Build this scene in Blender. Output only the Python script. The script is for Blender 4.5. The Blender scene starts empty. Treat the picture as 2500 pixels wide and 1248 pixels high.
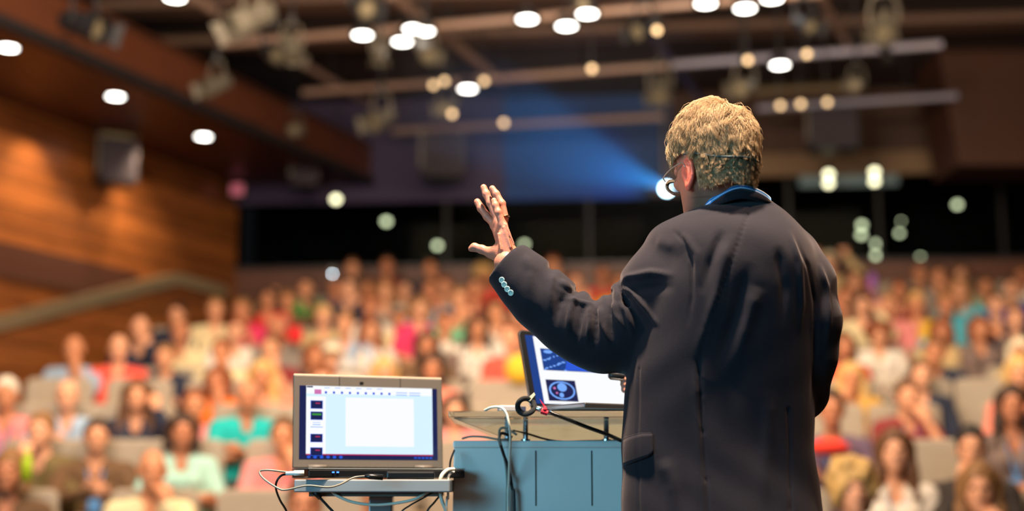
import bpy, math, random
import numpy as np
from mathutils import Vector, Matrix
from mathutils.bvhtree import BVHTree
random.seed(7); RNG = np.random.default_rng(7)
S = bpy.context.scene
COL = S.collection

# ---------------------------------------------------------------- camera
PITCH = math.radians(9.26); FPX = 3472.0; CAMZ = 0.95
cam_d = bpy.data.cameras.new('camera'); cam = bpy.data.objects.new('camera', cam_d); COL.objects.link(cam)
cam.location = (0, 0, CAMZ); cam.rotation_euler = (math.radians(90) + PITCH, 0, 0)
cam_d.sensor_width = 36; cam_d.lens = FPX / 2500 * 36
cam_d.clip_start = 0.05; cam_d.clip_end = 100
cam_d.dof.use_dof = True; cam_d.dof.focus_distance = 3.24; cam_d.dof.aperture_fstop = 1.22
S.camera = cam
S.view_settings.view_transform = 'Standard'; S.view_settings.look = 'None'
S.view_settings.exposure = 0.0; S.view_settings.gamma = 1.0; S.view_settings.use_curve_mapping = False
S.cycles.use_denoising = True
S.cycles.max_bounces = 8; S.cycles.diffuse_bounces = 3; S.cycles.glossy_bounces = 3; S.cycles.transmission_bounces = 8
S.cycles.volume_bounces = 0; S.cycles.caustics_reflective = False; S.cycles.caustics_refractive = False
S.cycles.sample_clamp_indirect = 4.0

CA, SA = math.cos(PITCH), math.sin(PITCH)
def P(px, py, Y):
    u = (px - 1250) / FPX; v = (624 - py) / FPX
    d = (u, CA - v * SA, SA + v * CA); k = Y / d[1]
    return Vector((d[0] * k, Y, CAMZ + d[2] * k))
# ---------------------------------------------------------------- world and light
w = bpy.data.worlds.new('dim_hall'); S.world = w; w.use_nodes = True
w.node_tree.nodes['Background'].inputs[0].default_value = (0.55, 0.5, 0.6, 1)
w.node_tree.nodes['Background'].inputs[1].default_value = 0.012

def lamp(name, kind, loc, aim, energy, color, size=0.3, size_y=None, spot=60, blend=0.5):
    l = bpy.data.lights.new(name, kind); l.energy = energy; l.color = color
    if kind == 'AREA':
        l.shape = 'RECTANGLE'; l.size = size; l.size_y = size_y or size
    else:
        l.shadow_soft_size = size
    if kind == 'SPOT':
        l.spot_size = math.radians(spot); l.spot_blend = blend
    o = bpy.data.objects.new(name, l); COL.objects.link(o); o.location = loc
    o.rotation_euler = (Vector(aim) - Vector(loc)).to_track_quat('-Z', 'Y').to_euler()
    return o
# house light over the seating, plus an added front fill from the stage side
lamp('house_light', 'AREA', (0.6, 9.4, 5.9), (0.6, 15.2, 1.6), 1020, (1.0, 0.74, 0.50), 9.0, 4.0)
lamp('audience_front_fill', 'AREA', (-1.5, 4.9, 4.6), (0.3, 13.5, 1.6), 560, (1.0, 0.72, 0.50), 4.5, 1.2)
# stage: warm lamp over the speaker, cool spill from the projection screen behind the camera
lamp('stage_key_light', 'SPOT', (-0.05, 2.36, 5.6), (0.18, 3.15, 1.3), 4600, (1.0, 0.80, 0.60), 0.16, spot=56, blend=0.4)
lamp('stage_back_light', 'SPOT', (1.5, 2.25, 5.3), (0.36, 3.12, 1.6), 750, (1.0, 0.70, 0.50), 0.2, spot=36, blend=0.6)
lamp('stage_side_light', 'SPOT', (-2.6, 2.9, 3.0), P(1690, 480, 3.1), 230, (1.0, 0.76, 0.62), 0.1, spot=15, blend=0.8)
lamp('screen_spill', 'AREA', (-3.2, -0.6, 1.9), (0.0, 3.4, 1.1), 215, (0.20, 0.58, 0.82), 2.2, 1.6)
lamp('screen_spill', 'AREA', (-0.6, -1.6, 2.4), (-0.1, 3.4, 0.9), 5, (0.35, 0.72, 0.85), 1.6, 1.0)

# ---------------------------------------------------------------- helpers
def lin(c):
    return tuple(((v / 255) / 12.92 if v / 255 <= 0.04045 else ((v / 255 + 0.055) / 1.055) ** 2.4) for v in c)
def proj(co):
    x = co[:, 0]; y = co[:, 1]; z = co[:, 2] - CAMZ
    dd = y * CA + z * SA; vv = -y * SA + z * CA
    return 1250 + FPX * x / dd, 624 - FPX * vv / dd
_m = {}
def mat(name, c, rough=0.6, metal=0.0, spec=0.5, sheen=0.0, emit=None, es=0.0, var=0.0, scale=20.0, bump=0.0, bscale=80.0, sss=0.0, trans=0.0, ior=1.45, alpha=1.0, tint=None, vec=None):
    if name in _m: return _m[name]
    m = bpy.data.materials.new(name); m.use_nodes = True; nt = m.node_tree; b = nt.nodes['Principled BSDF']
    c = lin(c); b.inputs['Base Color'].default_value = (*c, 1); b.inputs['Roughness'].default_value = rough
    b.inputs['Metallic'].default_value = metal; b.inputs['Specular IOR Level'].default_value = spec
    b.inputs['IOR'].default_value = ior
    if sheen: b.inputs['Sheen Weight'].default_value = sheen; b.inputs['Sheen Roughness'].default_value = 0.45
    if sheen and tint: b.inputs['Sheen Tint'].default_value = (*lin(tint), 1)
    if trans: b.inputs['Transmission Weight'].default_value = trans
    if sss:
        b.inputs['Subsurface Weight'].default_value = sss; b.inputs['Subsurface Radius'].default_value = (0.012, 0.004, 0.002); b.inputs['Subsurface Scale'].default_value = 1.0
    if emit is not None:
        b.inputs['Emission Color'].default_value = (*lin(emit), 1); b.inputs['Emission Strength'].default_value = es
    if var or bump:
        tc = nt.nodes.new('ShaderNodeTexCoord')
        if var:
            n = nt.nodes.new('ShaderNodeTexNoise'); n.inputs['Scale'].default_value = scale; n.inputs['Detail'].default_value = 5
            mp = nt.nodes.new('ShaderNodeMapping'); nt.links.new(tc.outputs['Object'], mp.inputs[0])
            if vec: mp.inputs['Scale'].default_value = vec
            nt.links.new(mp.outputs[0], n.inputs['Vector'])
            r = nt.nodes.new('ShaderNodeMapRange'); r.inputs[1].default_value = 0.25; r.inputs[2].default_value = 0.75
            r.inputs[3].default_value = 1 - var; r.inputs[4].default_value = 1 + var
            nt.links.new(n.outputs['Fac'], r.inputs[0])
            h = nt.nodes.new('ShaderNodeVectorMath'); h.operation = 'SCALE'; h.inputs[0].default_value = c
            nt.links.new(r.outputs[0], h.inputs['Scale']); nt.links.new(h.outputs[0], b.inputs['Base Color'])
        if bump:
            n2 = nt.nodes.new('ShaderNodeTexNoise'); n2.inputs['Scale'].default_value = bscale; n2.inputs['Detail'].default_value = 4
            nt.links.new(tc.outputs['Object'], n2.inputs['Vector'])
            bp = nt.nodes.new('ShaderNodeBump'); bp.inputs['Strength'].default_value = bump; bp.inputs['Distance'].default_value = 0.004
            nt.links.new(n2.outputs['Fac'], bp.inputs['Height']); nt.links.new(bp.outputs[0], b.inputs['Normal'])
    _m[name] = m; return m

def tag(o, label=None, cat=None, group=None, kind=None):
    if label: o['label'] = label
    if cat: o['category'] = cat
    if group: o['group'] = group
    if kind: o['kind'] = kind
    return o
WORLD = {}
def link(name, me, parent=None, m=None, smooth=False):
    if m is not None and len(me.materials) == 0:
        for q in (m if isinstance(m, (list, tuple)) else [m]): me.materials.append(q)
    if smooth: me.polygons.foreach_set('use_smooth', [True] * len(me.polygons))
    o = bpy.data.objects.new(name, me); COL.objects.link(o)
    if parent is not None:
        o.parent = parent
        if parent.name in WORLD: o.location = -WORLD[parent.name]
    return o
def empty(name, loc=(0, 0, 0), label=None, cat=None, group=None, world=False):
    """an Empty at the base of a thing; world=True: its parts are modelled in room coordinates"""
    o = bpy.data.objects.new(name, None); COL.objects.link(o); o.location = loc; o.empty_display_size = 0.1
    tag(o, label, cat, group)
    if world: WORLD[o.name] = Vector(loc)
    return o
class MB:
    """collects shapes into one mesh"""
    def __init__(s): s.v = []; s.f = []; s.mi = []
    def add(s, v, f, mi=0):
        k = len(s.v); s.v += [tuple(p) for p in v]; s.f += [tuple(i + k for i in q) for q in f]; s.mi += [mi] * len(f)
    def box(s, c, d, rz=0.0, mi=0, M=None):
        x, y, z = (q / 2 for q in d)
        vs = [Vector((a * x, b * y, e * z)) for a in (-1, 1) for b in (-1, 1) for e in (-1, 1)]
        R = M if M is not None else Matrix.Rotation(rz, 3, 'Z')
        s.add([R @ p + Vector(c) for p in vs], [(0, 1, 3, 2), (4, 6, 7, 5), (0, 4, 5, 1), (2, 3, 7, 6), (0, 2, 6, 4), (1, 5, 7, 3)], mi)
    def quad(s, a, b, c, d, t=0.0, mi=0):
        a, b, c, d = (Vector(q) for q in (a, b, c, d))
        if not t: s.add([a, b, c, d], [(0, 1, 2, 3)], mi); return
        n = (b - a).cross(d - a).normalized() * t
        s.add([a, b, c, d, a + n, b + n, c + n, d + n], [(0, 1, 2, 3), (7, 6, 5, 4), (0, 4, 5, 1), (1, 5, 6, 2), (2, 6, 7, 3), (3, 7, 4, 0)], mi)
    def prism(s, poly, n, mi=0):
        """closed solid: polygon swept by vector n"""
        k = len(poly); n = Vector(n); vs = [Vector(p) for p in poly] + [Vector(p) + n for p in poly]
        f = [tuple(range(k))[::-1], tuple(range(k, 2 * k))] + [(i, (i + 1) % k, (i + 1) % k + k, i + k) for i in range(k)]
        s.add(vs, f, mi)
    def tube(s, pts, r, seg=8, mi=0, closed=False, flat=1.0):
        pts = [Vector(p) for p in pts]; n = len(pts); rs = r if isinstance(r, (list, tuple)) else [r] * n
        vs = []; nrm = None
        for i, p in enumerate(pts):
            a = pts[(i - 1) % n] if (closed or i > 0) else p; b = pts[(i + 1) % n] if (closed or i < n - 1) else p
            t = (b - a).normalized()
            if nrm is None:
                nrm = t.orthogonal().normalized()
            nrm = (nrm - t * nrm.dot(t)).normalized(); bn = t.cross(nrm)
            for k in range(seg):
                an = 2 * math.pi * k / seg
                vs.append(p + (nrm * math.cos(an) + bn * math.sin(an) * flat) * rs[i])
        f = []
        for i in range(n if closed else n - 1):
            j = (i + 1) % n
            for k in range(seg):
                k2 = (k + 1) % seg; f.append((i * seg + k, i * seg + k2, j * seg + k2, j * seg + k))
        if not closed: f += [tuple(range(seg))[::-1], tuple((n - 1) * seg + k for k in range(seg))]
        s.add(vs, f, mi)
    def cyl(s, a, b, r, r2=None, seg=20, mi=0): s.tube([a, b], [r, r if r2 is None else r2], seg, mi)
    def lathe(s, prof, c, axis=(0, 0, 1), seg=24, mi=0):
        ax = Vector(axis).normalized(); u = ax.orthogonal().normalized(); w_ = ax.cross(u); c = Vector(c); vs = []; f = []
        for r, h in prof:
            for k in range(seg):
                an = 2 * math.pi * k / seg; vs.append(c + ax * h + (u * math.cos(an) + w_ * math.sin(an)) * max(r, 1e-5))
        for i in range(len(prof) - 1):
            for k in range(seg):
                k2 = (k + 1) % seg; f.append((i * seg + k, i * seg + k2, (i + 1) * seg + k2, (i + 1) * seg + k))
        s.add(vs, f, mi)
    def mesh(s, name='mesh'):
        me = bpy.data.meshes.new(name); me.from_pydata(s.v, [], s.f); me.update()
        if any(s.mi): me.polygons.foreach_set('material_index', s.mi)
        return me
    def build(s, name, m, parent=None, smooth=False, bevel=0.0):
        me = s.mesh(name)
        for q in (m if isinstance(m, (list, tuple)) else [m]): me.materials.append(q)
        import bmesh
        bm = bmesh.new(); bm.from_mesh(me); bmesh.ops.recalc_face_normals(bm, faces=bm.faces); bm.to_mesh(me); bm.free()
        if smooth:
            me.polygons.foreach_set('use_smooth', [True] * len(me.polygons))
        o = bpy.data.objects.new(name, me); COL.objects.link(o)
        if parent is not None:
            o.parent = parent
            if parent.name in WORLD: o.location = -WORLD[parent.name]
        if bevel:
            md = o.modifiers.new('soft_edges', 'BEVEL'); md.width = bevel; md.segments = 2; md.limit_method = 'ANGLE'
        return o
def spline(pts, n=8):
    """Catmull-Rom through the points"""
    p = [Vector(q) for q in pts]; p = [p[0] * 2 - p[1]] + p + [p[-1] * 2 - p[-2]]; out = []
    for i in range(1, len(p) - 2):
        for k in range(n):
            t = k / n; a, b, c, d = p[i - 1:i + 3]
            out.append(0.5 * ((2 * b) + (c - a) * t + (2 * a - 5 * b + 4 * c - d) * t * t + (3 * b - a - 3 * c + d) * t ** 3))
    out.append(p[-2]); return out

# ---- implicit surfaces: distance fields polygonised with surface nets
class Field:
    def __init__(s, lo, hi, h):
        s.lo = np.array(lo, np.float64); s.h = h
        s.n = [int(math.ceil((b - a) / h)) + 1 for a, b in zip(lo, hi)]
        s.ax = [(lo[i] + h * np.arange(s.n[i])).astype(np.float32) for i in range(3)]
        s.F = np.full(s.n, 9.0, np.float32)
    def sub(s, lo, hi):
        sl = []
        for i in range(3):
            a = int(np.searchsorted(s.ax[i], lo[i])); b = int(np.searchsorted(s.ax[i], hi[i])); sl.append(slice(max(a, 0), max(b, 0)))
        return tuple(sl), s.ax[0][sl[0]][:, None, None], s.ax[1][sl[1]][None, :, None], s.ax[2][sl[2]][None, None, :]
    def op(s, lo, hi, fn, k=0.0, mode='u'):
        m = 3 * k + 3 * s.h
        sl, X, Y, Z = s.sub([a - m for a in lo], [a + m for a in hi])
        if 0 in s.F[sl].shape: return
        d = fn(X, Y, Z); a = s.F[sl]
        if mode == 'u':
            if k > 0:
                hh = np.clip(0.5 + 0.5 * (d - a) / k, 0, 1); r = d * (1 - hh) + a * hh - k * hh * (1 - hh)
            else: r = np.minimum(a, d)
        elif mode == 's':
            if k > 0:
                hh = np.clip(0.5 - 0.5 * (a + d) / k, 0, 1); r = a * (1 - hh) - d * hh + k * hh * (1 - hh)
            else: r = np.maximum(a, -d)
        else: r = np.maximum(a, d)
        s.F[sl] = r
    def cap(s, a, b, ra, rb=None, k=0.0, mode='u'):
        rb = ra if rb is None else rb; a = np.array(a, np.float32); b = np.array(b, np.float32); ba = b - a; L = float(ba @ ba) + 1e-12; R = max(ra, rb)
        def fn(X, Y, Z):
            t = np.clip(((X - a[0]) * ba[0] + (Y - a[1]) * ba[1] + (Z - a[2]) * ba[2]) / L, 0, 1)
            return np.sqrt((X - a[0] - t * ba[0]) ** 2 + (Y - a[1] - t * ba[1]) ** 2 + (Z - a[2] - t * ba[2]) ** 2) - (ra + (rb - ra) * t)
        s.op([min(a[i], b[i]) - R for i in range(3)], [max(a[i], b[i]) + R for i in range(3)], fn, k, mode)
    def chain(s, pts, rs, k=0.0, kk=None):
        for i in range(len(pts) - 1): s.cap(pts[i], pts[i + 1], rs[i], rs[i + 1], k)
    def ell(s, c, r, M=None, k=0.0, mode='u'):
        c = np.array(c, np.float32); R = max(r)
        if M is not None: M = np.array(M, np.float32)      # rows: local axes
        def fn(X, Y, Z):
            x, y, z = X - c[0], Y - c[1], Z - c[2]
            if M is not None:
                x, y, z = (M[i, 0] * x + M[i, 1] * y + M[i, 2] * z for i in range(3))
            k0 = np.sqrt((x / r[0]) ** 2 + (y / r[1]) ** 2 + (z / r[2]) ** 2)
            k1 = np.sqrt((x / r[0] ** 2) ** 2 + (y / r[1] ** 2) ** 2 + (z / r[2] ** 2) ** 2) + 1e-6
            return k0 * (k0 - 1) / k1
        s.op([c[i] - R for i in range(3)], [c[i] + R for i in range(3)], fn, k, mode)
    def nets(s):
        F = s.F; inside = F < 0; nx, ny, nz = F.shape
        acc = np.zeros((nx - 1, ny - 1, nz - 1, 3), np.float32); cnt = np.zeros((nx - 1, ny - 1, nz - 1), np.float32)
        def part(A, o, ax, dim):
            return A[tuple(slice(o[i], o[i] + dim[i]) for i in range(3))]
        dim = (nx - 1, ny - 1, nz - 1)
        for ax in range(3):
            oth = [i for i in range(3) if i != ax]
            for p in (0, 1):
                for q in (0, 1):
                    o = [0, 0, 0]; o[oth[0]] = p; o[oth[1]] = q; o2 = list(o); o2[ax] = 1
                    a = part(F, o, ax, dim); b = part(F, o2, ax, dim); m = (a < 0) != (b < 0)
                    if not m.any(): continue
                    ii = np.nonzero(m); t = a[ii] / (a[ii] - b[ii])
                    cnt[ii] += 1
                    acc[ii[0], ii[1], ii[2], ax] += t
                    if p: acc[ii[0], ii[1], ii[2], oth[0]] += 1
                    if q: acc[ii[0], ii[1], ii[2], oth[1]] += 1
        ii = np.nonzero(cnt > 0); idx = np.full(dim, -1, np.int64); idx[ii] = np.arange(len(ii[0]))
        co = acc[ii] / cnt[ii][:, None] + np.stack(ii, 1); co = co * s.h + s.lo
        quads = []
        for ax in range(3):
            o1, o2 = [(1, 2), (2, 0), (0, 1)][ax]
            sl0 = [slice(1, -1)] * 3; sl1 = [slice(1, -1)] * 3; sl0[ax] = slice(0, F.shape[ax] - 1); sl1[ax] = slice(1, F.shape[ax])
            a = inside[tuple(sl0)]; b = inside[tuple(sl1)]
            for flip, m in ((False, a & ~b), (True, ~a & b)):
                jj = list(np.nonzero(m)); g = [jj[0].copy(), jj[1].copy(), jj[2].copy()]
                for i in range(3):
                    if i != ax: g[i] = g[i] + 1
                def cell(d1, d2):
                    c = [g[0], g[1], g[2]]; c = [x.copy() for x in c]; c[o1] = c[o1] + d1; c[o2] = c[o2] + d2
                    return idx[c[0], c[1], c[2]]
                q = np.stack([cell(-1, -1), cell(0, -1), cell(0, 0), cell(-1, 0)], 1)
                if flip: q = q[:, ::-1]
                quads.append(q)
        q = np.concatenate(quads); q = q[(q >= 0).all(1)]
        return co.astype(np.float64), q
def np_mesh(name, co, quads, smooth=True):
    me = bpy.data.meshes.new(name); me.vertices.add(len(co)); me.vertices.foreach_set('co', np.asarray(co, np.float32).ravel())
    me.loops.add(quads.size); me.loops.foreach_set('vertex_index', quads.astype(np.int32).ravel())
    me.polygons.add(len(quads)); me.polygons.foreach_set('loop_start', np.arange(0, quads.size, quads.shape[1], dtype=np.int32))
    me.update(calc_edges=True); me.validate()
    if smooth: me.polygons.foreach_set('use_smooth', np.ones(len(me.polygons), bool))
    return me
def relax(co, q, n=2, lam=0.5):
    for _ in range(n):
        s = np.zeros_like(co); c = np.zeros(len(co))
        for i in range(4):
            for j in (1, 3):
                np.add.at(s, q[:, i], co[q[:, (i + j) % 4]]); np.add.at(c, q[:, i], 1)
        co = co + lam * (s / np.maximum(c, 1)[:, None] - co)
    return co
def normals(co, q):
    a = co[q[:, 2]] - co[q[:, 0]]; b = co[q[:, 3]] - co[q[:, 1]]; n = np.cross(a, b); out = np.zeros_like(co)
    for i in range(4): np.add.at(out, q[:, i], n)
    return out / (np.linalg.norm(out, axis=1)[:, None] + 1e-12)
def join(parts):
    cs, qs, k = [], [], 0
    for c, q in parts: cs.append(c); qs.append(q + k); k += len(c)
    return np.concatenate(cs), np.concatenate(qs)
# ================================================================ the speaker
M_SKIN = mat('speaker_skin', (176, 112, 90), 0.5, sss=0.25, var=0.05, scale=35, bump=0.12, bscale=260)
M_WOOL = mat('charcoal_wool', (33, 31, 37), 0.85, spec=0.10, sheen=0.30, tint=(175, 160, 158), var=0.10, scale=260, bump=0.2, bscale=800)
M_TROUS = mat('dark_trousers', (30, 30, 36), 0.9, spec=0.1)
M_SHOE = mat('black_leather', (18, 16, 15), 0.35)
M_HAIR = mat('greying_blond_hair', (176, 146, 110), 0.6, spec=0.25, var=0.35, scale=150)
M_BTN = mat('horn_button', (200, 214, 200), 0.3)
M_HOLE = mat('button_hole', (70, 52, 36), 0.8)
M_BLACK = mat('black_plastic', (16, 16, 18), 0.35)
M_GOLD = mat('gold_metal', (190, 160, 110), 0.25, metal=1.0)

man = empty('person', (0.44, 3.12, 0.0), 'man in charcoal jacket and glasses seen from behind, left hand raised, speaking at the lectern', 'person', world=True)
YT = 3.12
# -- jacket: torso rings follow the silhouette row by row: py, left, right, back depth, half depth
rows = [(l_[0], l_[1], l_[2], 3.125, l_[3]) for l_ in ((490, 1775, 1868, .055), (504, 1730, 1890, .083), (516, 1690, 1908, .100), (535, 1630, 1928, .118), (552, 1606, 1946, .132), (575, 1594, 1964, .149), (605, 1590, 1984, .162),
        (650, 1590, 1998, .170), (700, 1575, 2002, .169), (760, 1560, 2000, .162), (830, 1545, 1994, .152), (900, 1532, 1988, .144), (960, 1526, 1986, .137), (1040, 1520, 1985, .131), (1090, 1517, 1985, .129),
        (1150, 1519, 1992, .129), (1200, 1519, 2000, .131), (1260, 1518, 2008, .135), (1420, 1512, 2024, .145))]
zt, xl, xr, cyt, bt = [], [], [], [], []
for py, l, r, cy_, b_ in rows:
    a = P(l, py, YT); b = P(r, py, YT); zt.append(a.z); xl.append(a.x); xr.append(b.x); cyt.append(cy_); bt.append(b_)
zt, xl, xr, cyt, bt = (np.array(q[::-1]) for q in (zt, xl, xr, cyt, bt))
zf_ = np.linspace(zt[0], zt[-1], 260); kern = np.hanning(19); kern /= kern.sum()
def smooth_(a): v_ = np.interp(zf_, zt, a); return np.convolve(np.pad(v_, 9, mode='edge'), kern, 'valid')
xl, xr, cyt, bt = (smooth_(a_) for a_ in (xl, xr, cyt, bt)); zt = zf_
def px3(lst):        # (px, py, Y, r_px) -> points, radii in metres
    pts = [P(a, b, Y) for a, b, Y, r in lst]; return [tuple(p) for p in pts], [r * Y / FPX for a, b, Y, r in lst]
lo = (P(1190, 600, 3.2).x, 2.90, 0.74); hi = (P(2085, 600, YT).x, 3.62, P(0, 440, YT).z)
J = Field(lo, hi, 0.0046)
def torso(X, Y, Z):
    z1 = Z.ravel(); L_ = np.interp(z1, zt, xl); R_ = np.interp(z1, zt, xr); cy = np.interp(z1, zt, cyt); b = np.interp(z1, zt, bt)
    cx = ((L_ + R_) / 2).astype(np.float32)[None, None, :]; a = np.maximum((R_ - L_) / 2, .01).astype(np.float32)[None, None, :]
    cy = cy.astype(np.float32)[None, None, :]; b = b.astype(np.float32)[None, None, :]; n = 2.35
    g = ((np.abs(X - cx) / a) ** n + (np.abs(Y - cy) / b) ** n) ** (1 / n)
    d = (g - 1) * np.minimum(a, b) * 0.85
    return np.maximum(d, np.maximum(Z - zt[-1], 0.78 - Z)).astype(np.float32)
J.op((-.1, 2.9, .74), (1.0, 3.4, 1.65), torso)
# right arm, held forward in front of the body
ra_p, ra_r = px3([(1944, 622, 3.11, 56), (1972, 690, 3.10, 66), (1980, 780, 3.10, 70), (1974, 870, 3.12, 66), (1962, 955, 3.16, 60)])
J.chain(ra_p, ra_r, 0.022)
ra_p2, ra_r2 = px3([(1962, 960, 3.16, 58), (1850, 975, 3.30, 56), (1720, 960, 3.42, 50), (1640, 945, 3.47, 45)])
J.chain(ra_p2, ra_r2, 0.012)
# left arm, raised
la_p, la_r = px3([(1640, 622, 3.10, 68), (1610, 690, 3.11, 84), (1565, 760, 3.13, 88), (1515, 812, 3.15, 84), (1470, 826, 3.16, 76),
                  (1425, 812, 3.17, 74), (1375, 775, 3.18, 73), (1320, 725, 3.19, 73), (1275, 680, 3.20, 66), (1237, 643, 3.205, 52), (1215, 620, 3.21, 44)])
J.chain(la_p, la_r, 0.030)
ce, ci = Vector(la_p[9]), Vector(la_p[7]); cax = (ce - ci).normalized()
cpt = P(1236, 643, 3.205); cn = np.array(cax)
J.op((cpt.x - .12, 2.9, cpt.z - .12), (cpt.x + .12, 3.6, cpt.z + .16),
     lambda X, Y, Z: np.where((X < cpt.x + .075) , (X - cpt.x) * cn[0] + (Y - cpt.y) * cn[1] + (Z - cpt.z) * cn[2], -9.0).astype(np.float32), 0, 'i')
for pl, rr in (([(1372, 708), (1384, 770)], 26), ([(1420, 750), (1418, 800)], 22), ([(1441, 757), (1440, 800)], 16), ([(1474, 762), (1482, 800)], 20),
               ([(1503, 735), (1512, 790)], 27), ([(1548, 706), (1585, 735)], 30), ([(1395, 738), (1398, 790)], 18)):
    ps = [P(a, b, 3.135 + .02 * i) for i, (a, b) in enumerate(pl)]; J.cap(ps[0], ps[1], rr * .0009, rr * .0011, .008)
for a, b, c, d, rr in ((1452, 730, 1455, 790, 9), (1411, 712, 1404, 760, 7), (1486, 716, 1494, 770, 7), (1506, 682, 1530, 740, 6), (1348, 655, 1362, 720, 8)):
    J.cap(P(a, b, 3.10), P(c, d, 3.06), rr * .0009, rr * .0009, .012, 's'); J.cap(P(a, b, 3.10), P(a, b - 5, 3.22), rr * .0009, rr * .0009, .012, 's')
J.cap(cpt - cax * 0.035, cpt + cax * 0.06, 0.036, 0.036, 0, 's')
co, q = J.nets(); co = relax(co, q, 2)
# folds in the cloth: polylines on the camera side of the jacket (pixel path, width px, height mm; negative = valley)
FOLDS = [([(1512, 700), (1535, 678), (1590, 668), (1650, 672)], 9, 9), ([(1530, 712), (1580, 704), (1650, 700)], 14, -6),
    ([(1518, 700), (1545, 716), (1580, 758), (1610, 798)], 6, 10), ([(1520, 722), (1550, 770), (1580, 820)], 12, -7),
    ([(1500, 735), (1505, 770), (1528, 812)], 7, 7), ([(1512, 735), (1530, 760), (1548, 830)], 7, 6), ([(1490, 745), (1492, 800), (1500, 850)], 7, -6),
    ([(1466, 748), (1470, 790), (1485, 845)], 7, 8), ([(1455, 752), (1455, 800), (1452, 860)], 5, -7), ([(1440, 742), (1440, 790), (1430, 850)], 7, 7),
    ([(1425, 745), (1415, 790), (1405, 850)], 6, -6), ([(1403, 722), (1392, 760), (1385, 830)], 9, 8), ([(1385, 715), (1365, 745), (1355, 800)], 8, -5),
    ([(1352, 668), (1345, 710), (1345, 770)], 11, 7), ([(1300, 650), (1318, 690), (1310, 740)], 13, -2), ([(1280, 622), (1300, 660), (1290, 720)], 14, 4),
    ([(1452, 748), (1400, 735), (1362, 722)], 6, 5), ([(1408, 722), (1370, 700), (1345, 682)], 7, -3),
    ([(1640, 560), (1672, 590), (1688, 640), (1690, 720), (1680, 800)], 5, -5), ([(1662, 570), (1700, 620), (1706, 700)], 12, 4),
    ([(1600, 590), (1640, 600), (1665, 620)], 20, 3),
    ([(1790, 570), (1765, 640), (1748, 720), (1725, 800), (1690, 880)], 14, 5), ([(1765, 560), (1735, 640), (1715, 720)], 12, -5), ([(1830, 640), (1800, 760), (1765, 860), (1735, 930)], 18, -4),
    ([(1850, 700), (1820, 800), (1790, 900)], 20, 6),  
    ([(1925, 560), (1950, 640), (1958, 740), (1952, 820)], 7, 5), ([(1940, 580), (1972, 650), (1990, 740), (1992, 830), (1985, 930), (1978, 1010)], 5, -3), ([(2000, 640), (2018, 700), (2024, 780), (2016, 860)], 7, 5),
    ([(1900, 600), (1915, 700), (1912, 800)], 14, -5),
    ([(1832, 505), (1800, 600), (1765, 700), (1728, 800), (1708, 880)], 2.6, -3), ([(1706, 880), (1712, 1000), (1718, 1090), (1726, 1180), (1730, 1260)], 4.5, -6), ([(1696, 900), (1700, 1000), (1706, 1090), (1714, 1260)], 12, 3),
    ([(1560, 900), (1556, 1060), (1560, 1250)], 3, -2), ([(1925, 1000), (1928, 1120), (1932, 1250)], 4, -3), ([(1880, 950), (1870, 1100), (1865, 1250)], 22, 4), ([(1620, 1120), (1640, 1180), (1650, 1260)], 20, 4)]
def fold_disp(co, n):
    x, y = proj(co); d = np.zeros(len(co)); face = np.clip(-(n[:, 1]) * 2.2 + 0.25, 0, 1) * (co[:, 1] < 3.3)
    for pl, wd, am in FOLDS:
        pl = np.array(pl, float); best = np.full(len(co), 1e9); tt = np.zeros(len(co)); L = 0; seg = np.linalg.norm(np.diff(pl, axis=0), axis=1); tot = seg.sum()
        for i in range(len(pl) - 1):
            a = pl[i]; ba = pl[i + 1] - a; t = np.clip(((x - a[0]) * ba[0] + (y - a[1]) * ba[1]) / (ba @ ba), 0, 1)
            r = np.hypot(x - a[0] - t * ba[0], y - a[1] - t * ba[1]); m = r < best; best[m] = r[m]; tt[m] = (L + t[m] * seg[i]) / tot; L += seg[i]
        taper = np.clip(np.minimum(tt * 6, (1 - tt) * 2.2), 0, 1) if wd > 4.6 else 1.0
        d += am * .0014 * np.exp(-(best / (wd * .85)) ** 2) * taper
    return co + n * (d * face)[:, None]
n = normals(co, q); co = fold_disp(co, n)
n = normals(co, q)
co = co + n * (0.0016 * np.sin(co[:, 0] * 41 + 3 * np.sin(co[:, 2] * 13)) * np.cos(co[:, 2] * 23 + co[:, 1] * 9))[:, None]
co = relax(co, q, 1, 0.35)
jacket = link('jacket', np_mesh('jacket', co, q), man, M_WOOL)
jbvh = BVHTree.FromPolygons([tuple(c) for c in co], [tuple(f) for f in q.tolist()])
CAM0 = Vector((0, 0, CAMZ))
def hit(px, py, bv=jbvh):
    d = (P(px, py, 3.0) - CAM0).normalized(); h = bv.ray_cast(CAM0, d); return h[0], h[1]
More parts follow.
